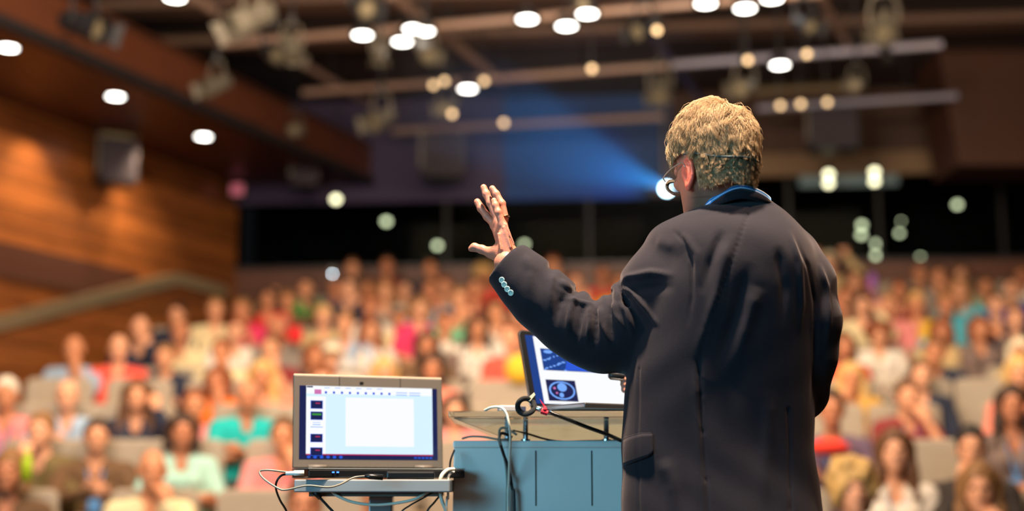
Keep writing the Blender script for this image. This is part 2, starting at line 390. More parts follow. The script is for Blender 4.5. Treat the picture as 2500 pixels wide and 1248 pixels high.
# pocket flap: welt seam and flap lying on the cloth
def cloth_patch(poly_rows, lift, thick, name, parent, m):
    """grid of pixel positions laid on the jacket"""
    g = []; last = None
    for r in poly_rows:
        rr = []
        for a, b in r:
            h, nn = hit(a, b)
            if h is None or h.y > 3.4: h = last + Vector((-.001, .004, 0)) if last else P(a, b, 3.1); nn = Vector((-.5, -.8, 0))
            last = h; rr.append((h + Vector((0, -lift, 0)), h + Vector((0, -lift + thick, 0))))
        g.append(rr)
    nr, nc = len(g), len(g[0]); mb = MB(); vs = [c[0] for r in g for c in r] + [c[1] for r in g for c in r]; o = nr * nc; f = []
    for i in range(nr - 1):
        for j in range(nc - 1):
            a = i * nc + j; f.append((a, a + 1, a + nc + 1, a + nc)); f.append((a + o, a + nc + o, a + nc + 1 + o, a + 1 + o))
    for j in range(nc - 1):
        f.append((j + 1, j, j + o, j + 1 + o)); a = (nr - 1) * nc + j; f.append((a, a + 1, a + 1 + o, a + o))
    for i in range(nr - 1):
        a = i * nc; f.append((a, a + nc, a + nc + o, a + o)); a = i * nc + nc - 1; f.append((a + nc, a, a + o, a + nc + o))
    mb.add(vs, f); return mb.build(name, m, parent, smooth=True)
def lerp(a, b, t): return a + (b - a) * t
fl = []
for i in range(9):
    v = i / 8; row = []
    for j in range(13):
        u = j / 12; x = lerp(1521, 1592, u); top = lerp(1074, 1060, min(1, u * 1.6) ** .7); bot = lerp(1138, 1112, u) + (-9 * max(0, u - .86) / .14)
        row.append((x + (2 * v if u > .9 else 0), lerp(top, bot, v)))
    fl.append(row)
cloth_patch(fl, 0.0075, 0.005, 'pocket_flap', jacket, M_WOOL)
cloth_patch([[(lerp(1520, 1590, j / 12), lerp(1071, 1057, min(1, j / 12 * 1.6) ** .7) + k) for j in range(13)] for k in (0, 2, 4)], 0.004, 0.003, 'pocket_welt', jacket, M_WOOL)
# cuff buttons
for k, (a, b) in enumerate([(1226, 684), (1232, 695), (1239.5, 706), (1248, 715)]):
    h, nn = hit(a, b)
    nn = (nn + Vector((0, -.8, 0))).normalized(); mb = MB()
    mb.lathe([(0, 0), (.0062, 0), (.0070, .0012), (.0070, .0026), (.0062, .0034), (.0052, .0026), (0, .0024)], h, nn, 20, 0)
    u = nn.orthogonal().normalized(); v = nn.cross(u)
    for du, dv in ((1, 1), (1, -1), (-1, 1), (-1, -1)):
        c = h + (u * du + v * dv) * .0017; mb.lathe([(0, .0031), (.0008, .0031), (.0008, .001)], c, nn, 8, 1)
    ob = mb.build('cuff_button', [M_BTN, M_HOLE], jacket, smooth=True)
# jacket collar and shirt collar: bands round the neck
def band(name, ctr, a, b, zt_f, zb_f, flare, thick, m, parent, n=72, rx=None):
    mb = MB(); vs = []
    for i in range(n):
        t = 2 * math.pi * i / n; cx, cy = math.cos(t), math.sin(t)            # sin=-1: rear, toward the camera
        for (zz, rad, th) in ((zt_f(t), 1.0, 0), ((zt_f(t) + zb_f(t)) / 2 + .003, 1 + flare * .62, 0), (zb_f(t), 1 + flare, 0), (zb_f(t), 1 + flare, -thick), ((zt_f(t) + zb_f(t)) / 2, 1 + flare * .55, -thick), (zt_f(t) - .001, 1.0, -thick)):
            vs.append((ctr[0] + (a * rad + th) * cx, ctr[1] + (b * rad + th) * cy, zz))
    f = []
    for i in range(n):
        j = (i + 1) % n
        for k in range(6): k2 = (k + 1) % 6; f.append((i * 6 + k, i * 6 + k2, j * 6 + k2, j * 6 + k))
    mb.add(vs, f); return mb.build(name, m, parent, smooth=True)
def zc(py): return P(0, py, 3.05).z
def rear(t): return (1 - math.sin(t)) / 2          # 1 at the back of the neck, 0 at the throat
def ringz(t, back, left, right, front, pw):
    c_, s_ = math.cos(t), math.sin(t); side = left if c_ < 0 else right
    py = back + (side - back) * abs(c_) ** pw if s_ < 0 else side + (front - side) * s_
    return P(0, py, 3.122 + .098 * s_).z
def topj(t): return ringz(t, 459, 522, 498, 590, 1.7)
def botj(t): return ringz(t, 487, 530, 508, 620, 1.5)
cxn = P(1796, 500, 3.1).x
band('jacket_collar', (cxn, 3.125, 0), .084, .100, topj, botj, .12, .005, M_WOOL, jacket)
M_SHIRT = bpy.data.materials.new('blue_striped_shirt'); M_SHIRT.use_nodes = True; nt = M_SHIRT.node_tree; bs = nt.nodes['Principled BSDF']; bs.inputs['Roughness'].default_value = .8
tc = nt.nodes.new('ShaderNodeTexCoord'); sep = nt.nodes.new('ShaderNodeSeparateXYZ'); nt.links.new(tc.outputs['UV'], sep.inputs[0])
wv = nt.nodes.new('ShaderNodeMath'); wv.operation = 'MULTIPLY'; wv.inputs[1].default_value = 3.0; nt.links.new(sep.outputs[1], wv.inputs[0])
fr = nt.nodes.new('ShaderNodeMath'); fr.operation = 'FRACT'; nt.links.new(wv.outputs[0], fr.inputs[0])
gt = nt.nodes.new('ShaderNodeMath'); gt.operation = 'GREATER_THAN'; gt.inputs[1].default_value = .76; nt.links.new(fr.outputs[0], gt.inputs[0])
mx = nt.nodes.new('ShaderNodeMixRGB'); mx.inputs[1].default_value = (*lin((58, 140, 215)), 1); mx.inputs[2].default_value = (*lin((225, 235, 245)), 1); nt.links.new(gt.outputs[0], mx.inputs[0]); nt.links.new(mx.outputs[0], bs.inputs['Base Color'])
def tops(t): return ringz(t, 450, 504, 486, 575, 1.7)
def bots(t): return ringz(t, 478, 536, 514, 610, 1.7)
sc = band('shirt_collar', (cxn, 3.122, 0), .081, .096, tops, bots, .03, .003, M_SHIRT, man)
uv = sc.data.uv_layers.new(name='uv'); ring = {0: 1.0, 1: .5, 2: 0, 3: 0, 4: .5, 5: 1.0}
for l in sc.data.loops: uv.data[l.index].uv = (0.5, ring[l.vertex_index % 6])

# -- head, neck and hands
PH = math.radians(26); TH = math.radians(11)
RT = Vector((math.cos(PH), math.sin(PH), 0)); FW = Vector((-math.sin(PH) * math.cos(TH), math.cos(PH) * math.cos(TH), -math.sin(TH))); UP = RT.cross(FW)
HC = P(1738, 391, 3.10)
def H(r, f, u): return HC + RT * r + FW * f + UP * u
MH = [list(RT), list(FW), list(UP)]
Hd = Field((HC.x - .15, HC.y - .15, HC.z - .26), (HC.x + .17, HC.y + .17, HC.z + .13), 0.0026)
Hd.ell(H(0, -.012, .014), (.077, .098, .101), MH)
Hd.ell(H(0, .03, -.045), (.062, .062, .075), MH, k=.03)
Hd.cap(H(0, .062, -.098), H(0, .05, -.085), .020, .028, k=.03)
for s_ in (-1, 1):
    Hd.cap(H(s_ * .056, -.005, -.062), H(s_ * .022, .066, -.100), .016, .018, k=.03)
    Hd.ell(H(s_ * .034, .082, -.03), (.018, .014, .016), MH, k=.012)           # cheekbone
    Hd.ell(H(s_ * .031, .098, .004), (.016, .010, .011), MH, k=.008, mode='s')   # eye socket
    Hd.ell(H(s_ * .031, .086, .003), (.0135, .0115, .0115), MH, k=.003)
    Hd.cap(H(s_ * .012, .094, .021), H(s_ * .044, .084, .022), .007, .006, k=.01)
Hd.cap(H(0, .092, .008), H(0, .113, -.026), .007, .011, k=.008)
for s_ in (-1, 1): Hd.ell(H(s_ * .010, .103, -.030), (.008, .010, .007), MH, k=.005)
Hd.cap(H(-.016, .088, -.058), H(.016, .088, -.058), .007, .007, k=.006); Hd.cap(H(-.014, .088, -.067), H(.014, .088, -.067), .008, .008, k=.006)
Hd.ell(H(0, .101, -.0625), (.02, .006, .0018), MH, k=.002, mode='s')
n0 = H(.008, -.018, -.055); nb = P(1800, 560, 3.12)
Hd.cap(n0, P(1780, 486, 3.124), .056, .057, k=.015); Hd.cap(P(1780, 486, 3.124), nb, .057, .066, k=.015)
for s_ in (-1, 1):       # ears
    e = H(s_ * .077, .002, -.046); d1 = (RT * s_ * .04 - FW * 1.0).normalized(); e_up = (UP + FW * -.12).normalized(); nrm = d1.cross(e_up).normalized()
    ring_ = [e + d1 * (.015 + .0195 * math.cos(t)) + e_up * (.033 * math.sin(t) * (1 if math.sin(t) > 0 else .8)) for t in [math.radians(v) for v in range(-100, 200, 20)]]
    Hd.chain(ring_, [.0042] * len(ring_), .003)
    ME = [list(d1), list(nrm), list(e_up)]
    Hd.ell(e + d1 * .012, (.021, .0045, .029), ME, k=.004)
    Hd.ell(e + d1 * .011 - e_up * .028, (.009, .0048, .011), ME, k=.006)
    inner = [e + d1 * (.011 + .0115 * math.cos(t)) + e_up * (.018 * math.sin(t)) for t in [math.radians(v) for v in range(-80, 150, 25)]]
    for fs in (-1, 1):
        if (nrm * fs).dot(FW + RT * s_) > 0:
            Hd.chain([p + nrm * fs * .003 for p in inner], [.0026] * len(inner), .002)
            Hd.ell(e + d1 * .008 - e_up * .006 + nrm * fs * .006, (.008, .005, .011), ME, k=.003, mode='s')
co, q = Hd.nets(); head_part = (relax(co, q, 1, .4), q)
# left hand, raised with spread fingers
def hp(x, y, Y): return P(1140 + x / 5.2, 440 + y / 5.2, Y)
def hand_field(lo, hi, h): return Field(lo, hi, h)
c0 = P(1205, 560, 3.24)
Hn = Field((c0.x - .085, 3.10, c0.z - .16), (c0.x + .12, 3.38, c0.z + .12), 0.0021)
pr = .00092
def finger(F_, js, k=.004):
    pts = [hp(a, b, Y) for a, b, Y, r in js]; rs = [r / 5.2 * pr for *_, r in js]; F_.chain(pts, rs, k)
    for i in range(1, len(pts) - 1): F_.ell(pts[i], (rs[i] * 1.03,) * 3, k=.003)      # knuckles
finger(Hn, [(132, 275, 3.285, 46), (180, 358, 3.280, 50), (262, 465, 3.272, 54), (352, 560, 3.262, 58)])
finger(Hn, [(212, 92, 3.262, 44), (246, 175, 3.258, 48), (300, 290, 3.252, 52), (395, 510, 3.245, 58)])
finger(Hn, [(322, 105, 3.240, 42), (372, 178, 3.236, 46), (442, 300, 3.230, 50), (480, 480, 3.226, 54)])
finger(Hn, [(343, 258, 3.215, 38), (362, 320, 3.212, 42), (398, 410, 3.208, 46), (452, 560, 3.208, 52)])
finger(Hn, [(50, 872, 3.262, 38), (95, 852, 3.260, 52), (190, 880, 3.255, 55), (310, 925, 3.245, 60)], .006)
wr = [hp(520, 960, 3.222), hp(640, 1060, 3.215)]
for (a, b, Y, r) in [(360, 590, 3.258, 60), (400, 560, 3.245, 62), (455, 560, 3.23, 62), (460, 600, 3.212, 62)]:
    Hn.cap(hp(a, b, Y), wr[0], r / 5.2 * pr, 92 / 5.2 * pr, k=.010)
Hn.cap(hp(310, 920, 3.245), hp(470, 980, 3.228), .0115, .019, k=.012)         # ball of the thumb
Hn.cap(hp(470, 700, 3.205), hp(510, 940, 3.205), .0115, .0165, k=.012)        # edge of the hand
Hn.cap(hp(400, 900, 3.232), wr[0], .016, .018, k=.012)
Hn.cap(wr[0], wr[1], .0215, .027, k=.014); Hn.cap(wr[1], hp(800, 1230, 3.205), .027, .031, k=.01)
Hn.cap(hp(545, 1030, 3.225), hp(505, 1000, 3.225), .021, .021, k=.01)
for (a, b), (c, d) in (((470, 600), (560, 850)), ((500, 560), (600, 820)), ((395, 680), (430, 880))):
    Hn.cap(hp(a, b, 3.196), hp(c, d, 3.19), .0025, .002, k=.006)              # tendons
co, q = Hn.nets(); hand_part = (relax(co, q, 1, .45), q)
# right hand closed round the pointer, mostly hidden by the body
c1 = P(1545, 925, 3.5)
Hr = Field((c1.x - .07, 3.40, c1.z - .07), (c1.x + .13, 3.60, c1.z + .08), 0.0026)
Hr.ell(P(1560, 925, 3.505), (.036, .020, .036), k=.008)
Hr.cap(P(1575, 932, 3.50), P(1640, 945, 3.47), .026, .029, k=.02)
for k in range(4):
    y0 = 908 + k * 13
    Hr.chain([P(1556, y0 - 2, 3.525), P(1530, y0 + 2, 3.52), P(1519 + k * 2, y0 + 4, 3.50), P(1530, y0 + 6, 3.482)], [.0095, .009, .0085, .0078], .003)
Hr.chain([P(1566, 914, 3.49), P(1548, 898, 3.482), P(1524, 893, 3.486)], [.012, .0105, .009], .004)
co, q = Hr.nets(); rhand_part = (relax(co, q, 1, .45), q)
# trunk, arms and legs under the clothes
Bd = Field((-.1, 2.9, .0), (1.0, 3.6, 1.62), 0.010)
ctr = lambda py, x=1765, Y=3.12: P(x, py, Y)
for a, b, ra, rb in ((640, 720, .075, .095), (720, 900, .095, .095), (900, 1150, .09, .085)):
    for dx in (-70, 70): Bd.cap(ctr(a, 1765 + dx * .9), ctr(b, 1760 + dx), ra, rb, k=.03)
Bd.chain([Vector(p) for p in la_p[:10]], [r * .55 for r in la_r[:9]] + [.030], .02)
Bd.chain([Vector(p) for p in ra_p + ra_p2], [r * .55 for r in ra_r + ra_r2], .02)
for s_ in (-1, 1):
    hx = ctr(1150, 1762 + s_ * 95); Bd.chain([(hx.x, 3.12, .92), (.44 + s_ * .11, 3.12, .50), (.44 + s_ * .12, 3.10, .10)], [.080, .058, .042], .03)
    Bd.cap((.44 + s_ * .12, 3.10, .06), (.44 + s_ * .14, 3.26, .045), .040, .032, k=.02)
co, q = Bd.nets(); trunk_part = (co, q)
co, q = join([head_part, hand_part, rhand_part, trunk_part])
body = link('body', np_mesh('body', co, q), man, [M_SKIN, mat('ear_skin', (214, 104, 84), .45, sss=.3)])  # ears redder by nature, with backlit glow put into their colour
fc = (co[q].mean(1) - np.array(HC)) @ np.array([list(RT), list(FW), list(UP)]).T
body.data.polygons.foreach_set('material_index', ((np.abs(fc[:, 0]) > .0755) & (np.abs(fc[:, 1] + .012) < .035) & (np.abs(fc[:, 2] + .048) < .042)).astype(np.int32))
# trousers and shoes
Tr = Field((-.05, 2.85, .04), (.95, 3.45, 1.02), 0.010)
for s_ in (-1, 1):
    hx = ctr(1150, 1762 + s_ * 100); Tr.chain([(hx.x - s_ * .03, 3.125, .90), (.44 + s_ * .115, 3.12, .50), (.44 + s_ * .125, 3.10, .10)], [.104, .088, .074], .04)
co, q = Tr.nets(); link('trousers', np_mesh('trousers', co, q), man, M_TROUS)
for s_ in (-1, 1):
    Sh = Field((.44 + s_ * .14 - .08, 2.98, -.01), (.44 + s_ * .14 + .08, 3.38, .12), 0.006)
    Sh.cap((.44 + s_ * .125, 3.06, .045), (.44 + s_ * .14, 3.28, .035), .046, .040, k=.02); Sh.cap((.44 + s_ * .125, 3.09, .09), (.44 + s_ * .125, 3.09, .05), .045, .045, k=.02)
    Sh.op((-1, 2.9, -.1), (2, 3.5, .2), lambda X, Y, Z: (-Z + .0 * X + .0 * Y).astype(np.float32) + .001, 0, 'i')
    co, q = Sh.nets(); link('shoe', np_mesh('shoe', co, q), man, M_SHOE)
# wedding ring
mb = MB(); rc = hp(483, 468, 3.226); ax = (hp(442, 300, 3.230) - hp(480, 480, 3.226)).normalized(); u = ax.orthogonal().normalized(); v = ax.cross(u)
mb.tube([rc + (u * math.cos(t) + v * math.sin(t)) * .0103 for t in [2 * math.pi * k / 24 for k in range(24)]], .0014, 6, closed=True)
mb.build('ring', M_GOLD, man, smooth=True)

# -- hair: short strands over a cap
def hair():
    rng = np.random.default_rng(3); R3 = np.array([list(RT), list(FW), list(UP)]); c = np.array(HC)
    cc = np.array([0, -.012, .014]); rad = np.array([.0785, .0995, .1025])
    def ok(p):
        f_, u_ = p[1], p[2]
        if f_ > .045 and u_ < .052 + (f_ - .045) * .35: return False
        if f_ > -.022 and u_ < -.030 and abs(p[0]) > .03: return False
        if f_ > .018 and u_ < .004: return False
        if abs(p[0]) > .045 and f_ > -.036 and u_ < .018: return False
        return u_ > -.078 and not (u_ < -.03 and f_ > -.03)
    def strand(p, L, lift, jit, seg=8, curl=0.0):
        d = (p - cc) / rad; d /= np.linalg.norm(d); nrm = d / rad; nrm /= np.linalg.norm(nrm)
        top = max(0, min(1, (p[2] + .02) / .07))
        crown = np.array([.01, -.060, .090]); away = p - crown; away -= nrm * (away @ nrm); away /= (np.linalg.norm(away) + 1e-6)
        down = np.array([0, -.10, -1.0]); down -= nrm * (down @ nrm); down /= np.linalg.norm(down) + 1e-6
        dr = away * (.5 + .5 * top) + down * (1.0 - .65 * top) + jit
        dr -= nrm * (dr @ nrm); dr /= np.linalg.norm(dr) + 1e-6
        v = dr * (1 - .3 * lift) + nrm * lift; v /= np.linalg.norm(v); pts = []; pp = p.copy()
        for i in range(seg):
            pts.append(pp.copy()); pp = pp + v * L / (seg - 1)
            g = (pp - cc) / rad
            if g[2] < 0: g[2] = 0
            gl = np.linalg.norm(g) + 1e-6
            v = v + down * .10 * (1 - top * .5) - nrm * .22 * lift + jit * .10 + np.cross(nrm, v) * curl
            if gl < 1.05: v = v + (g / gl) * .20
            if gl > 1.17: v = v - (g / gl) * .25
            v /= np.linalg.norm(v)
        return np.array(pts), dr, nrm
    def root():
        while True:
            d = rng.normal(size=3); d /= np.linalg.norm(d)
            if d[2] < 0:
                hz_ = np.hypot(d[0], d[1]) + 1e-6; fx = (1 - .07 * d[2] ** 2) / hz_; d = np.array([d[0] * fx, d[1] * fx, d[2]])
            p = cc + d * rad
            if ok(p) and (p[2] < .0 or p[2] > .075 or rng.random() < .85): return p
    G = 800; gp = np.array([root() for _ in range(G)]); gs = []
    for p in gp:
        top = max(0, min(1, (p[2] + .02) / .08)); low = max(0, min(1, (-p[2] - .01) / .07))
        L = (.034 + .030 * top) * rng.uniform(.75, 1.25) * (1 - .25 * low) * (.6 if abs(p[0]) > .045 and -.05 < p[1] < .04 and p[2] < .055 else 1); lift = (.66 * top + .16) * rng.uniform(.2, 1.6)
        gs.append(strand(p, L, lift, rng.normal(size=3) * (.30 * top + .15), curl=rng.normal() * .15)[0])
    gs = np.array(gs); vs = []; fs = []; k = 0; seg = 8; N = 24000
    for _ in range(N):
        p = root(); top = max(0, min(1, (p[2] + .02) / .08)); low = max(0, min(1, (-p[2] - .01) / .07)); L = (.032 + .028 * top) * rng.uniform(.7, 1.2) * (1 - .25 * low) * (.6 if abs(p[0]) > .045 and -.05 < p[1] < .04 and p[2] < .055 else 1)
        lift = (.45 * top + .12) * rng.uniform(.4, 1.5); fly = rng.random() < .03
        if fly: lift *= 2.0; L *= 1.2
        pts, dr, nrm = strand(p, L, lift, rng.normal(size=3) * .15, curl=rng.normal() * .1)
        if not fly:
            j = int(np.argmin(((gp - p) ** 2).sum(1))); t = (np.arange(seg) / (seg - 1))[:, None] ** 1.2 * rng.uniform(.45, .95)
            pts = pts * (1 - t) + (gs[j] + (p - gp[j]) * .25) * t
        r0 = .00050 * rng.uniform(.7, 1.25); side = np.cross(dr, nrm)
        for i, pt in enumerate(pts):
            r = r0 * (1 - .75 * (i / (seg - 1)) ** 2)
            for a in (0, 2.094, 4.189): vs.append(c + (pt + (side * math.cos(a) + nrm * math.sin(a)) * r) @ R3)
        for i in range(seg - 1):
            for a in range(3):
                b = (a + 1) % 3; fs.append((k + i * 3 + a, k + i * 3 + b, k + i * 3 + 3 + b, k + i * 3 + 3 + a))
        k += seg * 3
    return np.array(vs), np.array(fs)
hv, hf = hair()
Hc = Field((HC.x - .14, HC.y - .16, HC.z - .17), (HC.x + .14, HC.y + .14, HC.z + .14), 0.004)
Hc.ell(H(0, -.014, .016), (.0815, .1015, .1045), MH)
Hc.cap(H(0, -.036, .01), H(0, -.034, -.075), .067, .060, k=.02)
Hc.ell(H(0, .075, -.045), (.11, .062, .085), MH, k=.012, mode='s')
Hc.ell(H(0, .016, -.055), (.20, .052, .070), MH, k=.010, mode='s'); Hc.ell(H(0, -.06, -.128), (.2, .1, .045), MH, k=.01, mode='s')
co, q = Hc.nets(); n = normals(co, q); R3 = np.array([list(RT), list(FW), list(UP)]); lc = (co - np.array(HC)) @ R3.T
co = co + n * (.0012 * np.sin(lc[:, 0] * 160 + 3 * np.sin(lc[:, 2] * 80)) * (1 + np.sin(lc[:, 1] * 120)))[:, None]
hc, hq = join([(co, q), (hv, hf)])
link('hair', np_mesh('hair', hc, hq), man, M_HAIR)
# head strap of the microphone and glasses
mb = MB(); mb.tube(spline([H(.0860 * math.cos(t), -.012 + .107 * math.sin(t), -.043 + (.040 if math.cos(t) < 0 else .022) * math.cos(t) ** 4) for t in [math.radians(v) for v in range(-176, -3, 8)]], 3), .0024, 8)
mb.build('head_strap', mat('teal_grey_strap', (42, 62, 66), .6), man, smooth=True)
gl = empty('glasses', (0, 0, 0)); gl.parent = man; gl.location = -WORLD[man.name]
mb = MB()
for s_ in (-1, 1):
    ctr_ = H(s_ * .034, .110, -.026); ringp = [ctr_ + RT * (.026 * math.cos(t)) * 1.0 + UP * (.019 * math.sin(t)) + FW * (-abs(math.cos(t)) * .004 * (1 if s_ * math.cos(t) > 0 else 0)) for t in [2 * math.pi * k / 28 for k in range(28)]]
    mb.tube(ringp, .0011, 6, closed=True)
    mb.tube(spline([H(s_ * .061, .104, -.016), H(s_ * .072, .092, -.012), H(s_ * .079, .05, -.010), H(s_ * .081, .002, -.014), H(s_ * .083, -.012, -.030)], 4), .0015, 6)
mb.tube(spline([H(-.009, .111, -.018), H(0, .115, -.015), H(.009, .111, -.018)], 4), .0011, 6)
fr_ = mb.build('frame', mat('pale_metal_frame', (212, 204, 190), .3, metal=.8), gl, smooth=True)
M_LENS = mat('lens_glass', (235, 240, 245), 0.05, trans=1.0, ior=1.1)
for s_ in (-1, 1):
    mb = MB(); mb.lathe([(0, .0006), (.6, .0004), (1, 0), (1, -.0012), (.6, -.0008), (0, -.0006)], (0, 0, 0), (0, 0, 1), 28)
    mb.v = [tuple(H(s_ * .034, .110, -.026) + RT * (x * .0255) + UP * (y * .0185) + FW * z) for x, y, z in mb.v]
    mb.build('lens', M_LENS, gl, smooth=True)
# the presentation remote in his right hand
mb = MB(); ax = (P(1487, 914, 3.49) - P(1560, 915, 3.50)).normalized()
rp = empty('presentation_remote', P(1523, 915, 3.495), 'small black presentation remote held in the speaker\'s right hand', 'remote', world=True)
a, b = P(1486, 913, 3.487), P(1565, 921, 3.50); mb.tube([a, a + (b - a) * .06, a + (b - a) * .9, b], [.012, .0165, .0165, .013], 16, flat=.72)
mb.build('case', M_BLACK, rp, smooth=True)
mb = MB(); mb.box(a + (b - a) * .02 + Vector((-.001, -.003, .001)), (.004, .012, .006)); mb.build('laser_tip', mat('chrome', (200, 200, 205), .2, metal=1), rp)
mb = MB(); mb.box(a + (b - a) * .35 + Vector((0, -.0118, .003)), (.018, .003, .009)); mb.build('button', mat('grey_rubber', (60, 60, 64), .7), rp)
# ================================================================ lectern, side table and what stands on them
M_ALU = mat('brushed_aluminium', (190, 190, 192), .32, metal=1.0)
M_LGREY = mat('grey_laminate', (226, 224, 218), .38, spec=.5, var=.04, scale=6)
M_DARK = mat('recess_shade', (14, 14, 16), .8)
M_GLASS = mat('clear_acrylic', (240, 248, 244), .03, trans=1.0, ior=1.30)
M_CHROME = mat('chrome', (200, 200, 205), .2, metal=1.0)
M_WHITE = mat('white_plastic', (225, 222, 214), .4)
M_BEZ = mat('taupe_bezel', (92, 84, 76), .55, spec=.3)

lec = empty('lectern', P(1370, 1190, 3.8).xyz * 1.0, 'grey lectern with clear acrylic top, carrying a silver laptop, beside the speaker', 'lectern', world=True)
LW = Vector((P(1370, 1190, 3.8).x, 3.8, 0)); WORLD[lec.name] = LW; lec.location = LW
x0 = P(1108, 1075, 3.60).x; x1 = x0 + .54; zt_ = P(1112, 1076, 3.60).z; yb, yf = 4.0, 3.60
mb = MB()
mb.prism([(x0 - .012, yf, 0), (x1 + .012, yf, 0), (x1, yf, zt_ - .018), (x0, yf, zt_ - .018)], (0, .035, 0))
mb.box(((x0 + x1) / 2, (yf + yb) / 2 + .02, (zt_ - .018) / 2), (x1 - x0 - .004, yb - yf - .05, zt_ - .02))
body_ = mb.build('body', M_LGREY, lec, bevel=.003)
mb = MB(); mb.box(((x0 + x1) / 2, (yf + yb) / 2, zt_ - .009), (x1 - x0 + .004, yb - yf + .004, .018)); mb.build('top_board', M_LGREY, lec, bevel=.004)
zr = P(0, 1240, 3.6).z
mb = MB(); mb.box(((x0 + x1) / 2 + .02, yf - .003, zr / 2 + .02), (x1 - x0 - .06, .01, zr - .08)); mb.build('recess_shade_panel', M_DARK, lec)  # flat dark board, painted as the shade inside an opening
for dx in (.205, .345):
    mb = MB(); mb.box((x0 + dx, yf - .0012, (zt_ - .02 + zr) / 2), (.002, .003, zt_ - .03 - zr)); mb.build('panel_seam', mat('seam', (70, 74, 76), .7), lec)
# acrylic top with a tapering acrylic cradle under it
gx0 = P(1095, 1010, 3.50).x; gx1 = gx0 + .60; gz = P(0, 1011, 3.50).z
mb = MB(); mb.box(((gx0 + gx1) / 2, 3.70, gz), (gx1 - gx0, .40, .015)); mb.build('acrylic_top', M_GLASS, lec, bevel=.002)
zb_ = zt_ + .004; bx0 = P(1242, 1070, 3.62).x; bx1 = gx1 - .13
mb = MB(); a = [(gx0 + .01, 3.53, gz - .009), (gx1 - .01, 3.53, gz - .009), (bx1, 3.64, zb_), (bx0, 3.64, zb_)]; mb.prism(a, (0, .006, 0))
mb.prism([(x, y + .32, z) for x, y, z in a], (0, .006, 0))
mb.prism([(gx0 + .01, 3.545, gz - .009), (gx0 + .01, 3.85, gz - .009), (bx0, 3.95, zb_), (bx0, 3.655, zb_)], (.006, 0, 0))
mb.build('acrylic_cradle', M_GLASS, lec)
for pxx in (1238, 1283, 1480):
    c = P(pxx, 1040, 3.62); mb = MB(); mb.cyl((c.x, c.y, zt_), (c.x, c.y, gz - .008), .0065, seg=16); mb.lathe([(0, 0), (.012, 0), (.012, .004), (0, .004)], (c.x, c.y, zt_), seg=20); mb.build('standoff', M_CHROME, lec, smooth=False)

# emissive pictures for the screens
def screen_mat(name, base, es): return mat(name, (8, 8, 10), .3, emit=base, es=es)
SC_WHITE = screen_mat('screen_white', (250, 252, 255), 1.0); SC_PALE = screen_mat('screen_pale_blue', (206, 232, 250), 1.12); SC_BLUE = screen_mat('screen_deep_blue', (6, 60, 140), 1.0)
SC_NAVY = screen_mat('screen_navy', (10, 24, 78), 1.0); SC_RED = screen_mat('screen_red', (170, 40, 90), 1.0); SC_GREEN = screen_mat('screen_green', (60, 150, 60), 1.0)
SC_LBLUE = screen_mat('screen_light_blue', (110, 160, 240), 1.2); SC_MAG = screen_mat('screen_pink', (200, 110, 170), 1.1); SC_DBLUE = screen_mat('screen_mid_blue', (30, 80, 200), 1.2)
class Plane3:
    def __init__(s, o, u, v, w_, h_): s.o = Vector(o); s.u = Vector(u).normalized(); s.v = Vector(v).normalized(); s.w = w_; s.h = h_; s.n = s.u.cross(s.v)   # n toward the viewer
    def p(s, a, b, d=0.0): return s.o + s.u * a * s.w + s.v * b * s.h + s.n * d
    def rect(s, mb, a0, b0, a1, b1, d, t=.0004, mi=0):
        mb.prism([s.p(a0, b0, d), s.p(a1, b0, d), s.p(a1, b1, d), s.p(a0, b1, d)], s.n * t, mi)
    def poly(s, mb, pts, d, t=.0004, mi=0): mb.prism([s.p(a, b, d) for a, b in pts], s.n * t, mi)
    def disc(s, mb, a, b, ra, rb, d, t=.0004, mi=0, n=18): s.poly(mb, [(a + ra * math.cos(2 * math.pi * k / n), b + rb * math.sin(2 * math.pi * k / n)) for k in range(n)], d, t, mi)
# -- silver laptop on the acrylic top
ang = math.radians(32); u = Vector((math.cos(ang), math.sin(ang), 0)); nb_ = Vector((-math.sin(ang), math.cos(ang), 0)); tilt = math.radians(17)
v = (Vector((0, 0, 1)) * math.cos(tilt) + nb_ * math.sin(tilt)); o = P(1297, 997, 3.60); zg = gz + .0085
lid = Plane3(o, u, v, .345, .214)
lap = empty('laptop', (o.x, o.y, zg), 'silver laptop on the acrylic lectern top showing two blue medical scans on a white slide', 'laptop', world=True)
mb = MB(); k = .07
def rr(pl, a0, b0, a1, b1, r, asp, n=5):
    out = []
    for cx_, cy_, s0 in ((a1 - r, b0 + r * asp, -90), (a1 - r, b1 - r * asp, 0), (a0 + r, b1 - r * asp, 90), (a0 + r, b0 + r * asp, 180)):
        for i in range(n + 1): t = math.radians(s0 + 90 * i / n); out.append((cx_ + r * math.cos(t), cy_ + r * asp * math.sin(t)))
    return out
lid.poly(mb, rr(lid, 0, 0, 1, 1, .04, 1.49), -.006, .0055); lidob = mb.build('lid', M_ALU, lap, smooth=False)
mb = MB(); lid.poly(mb, rr(lid, .008, .012, .992, .985, .034, 1.49), 0, .0008); mb.build('bezel', M_BLACK, lap)
mb = MB(); lid.rect(mb, .052, .06, .948, .935, .0009, mi=0); lid.rect(mb, .12, .062, .88, .925, .0014, mi=1)
lid.rect(mb, .165, .49, .80, .77, .0019, mi=2); lid.rect(mb, .165, .10, .43, .37, .0019, mi=3)
for i in range(14): a = .18 + (i * 37 % 23) / 23 * .2; b = .50 + (i * 17 % 13) / 13 * .22; lid.disc(mb, a, b, .008 + (i % 3) * .005, .01, .0024, mi=4)
lid.disc(mb, .23, .73, .04, .022, .0024, mi=4); lid.poly(mb, [(.36, .50), (.56, .50), (.50, .77), (.42, .77)], .0024, mi=5); lid.poly(mb, [(.62, .50), (.78, .50), (.76, .70), (.66, .74)], .0024, mi=5)
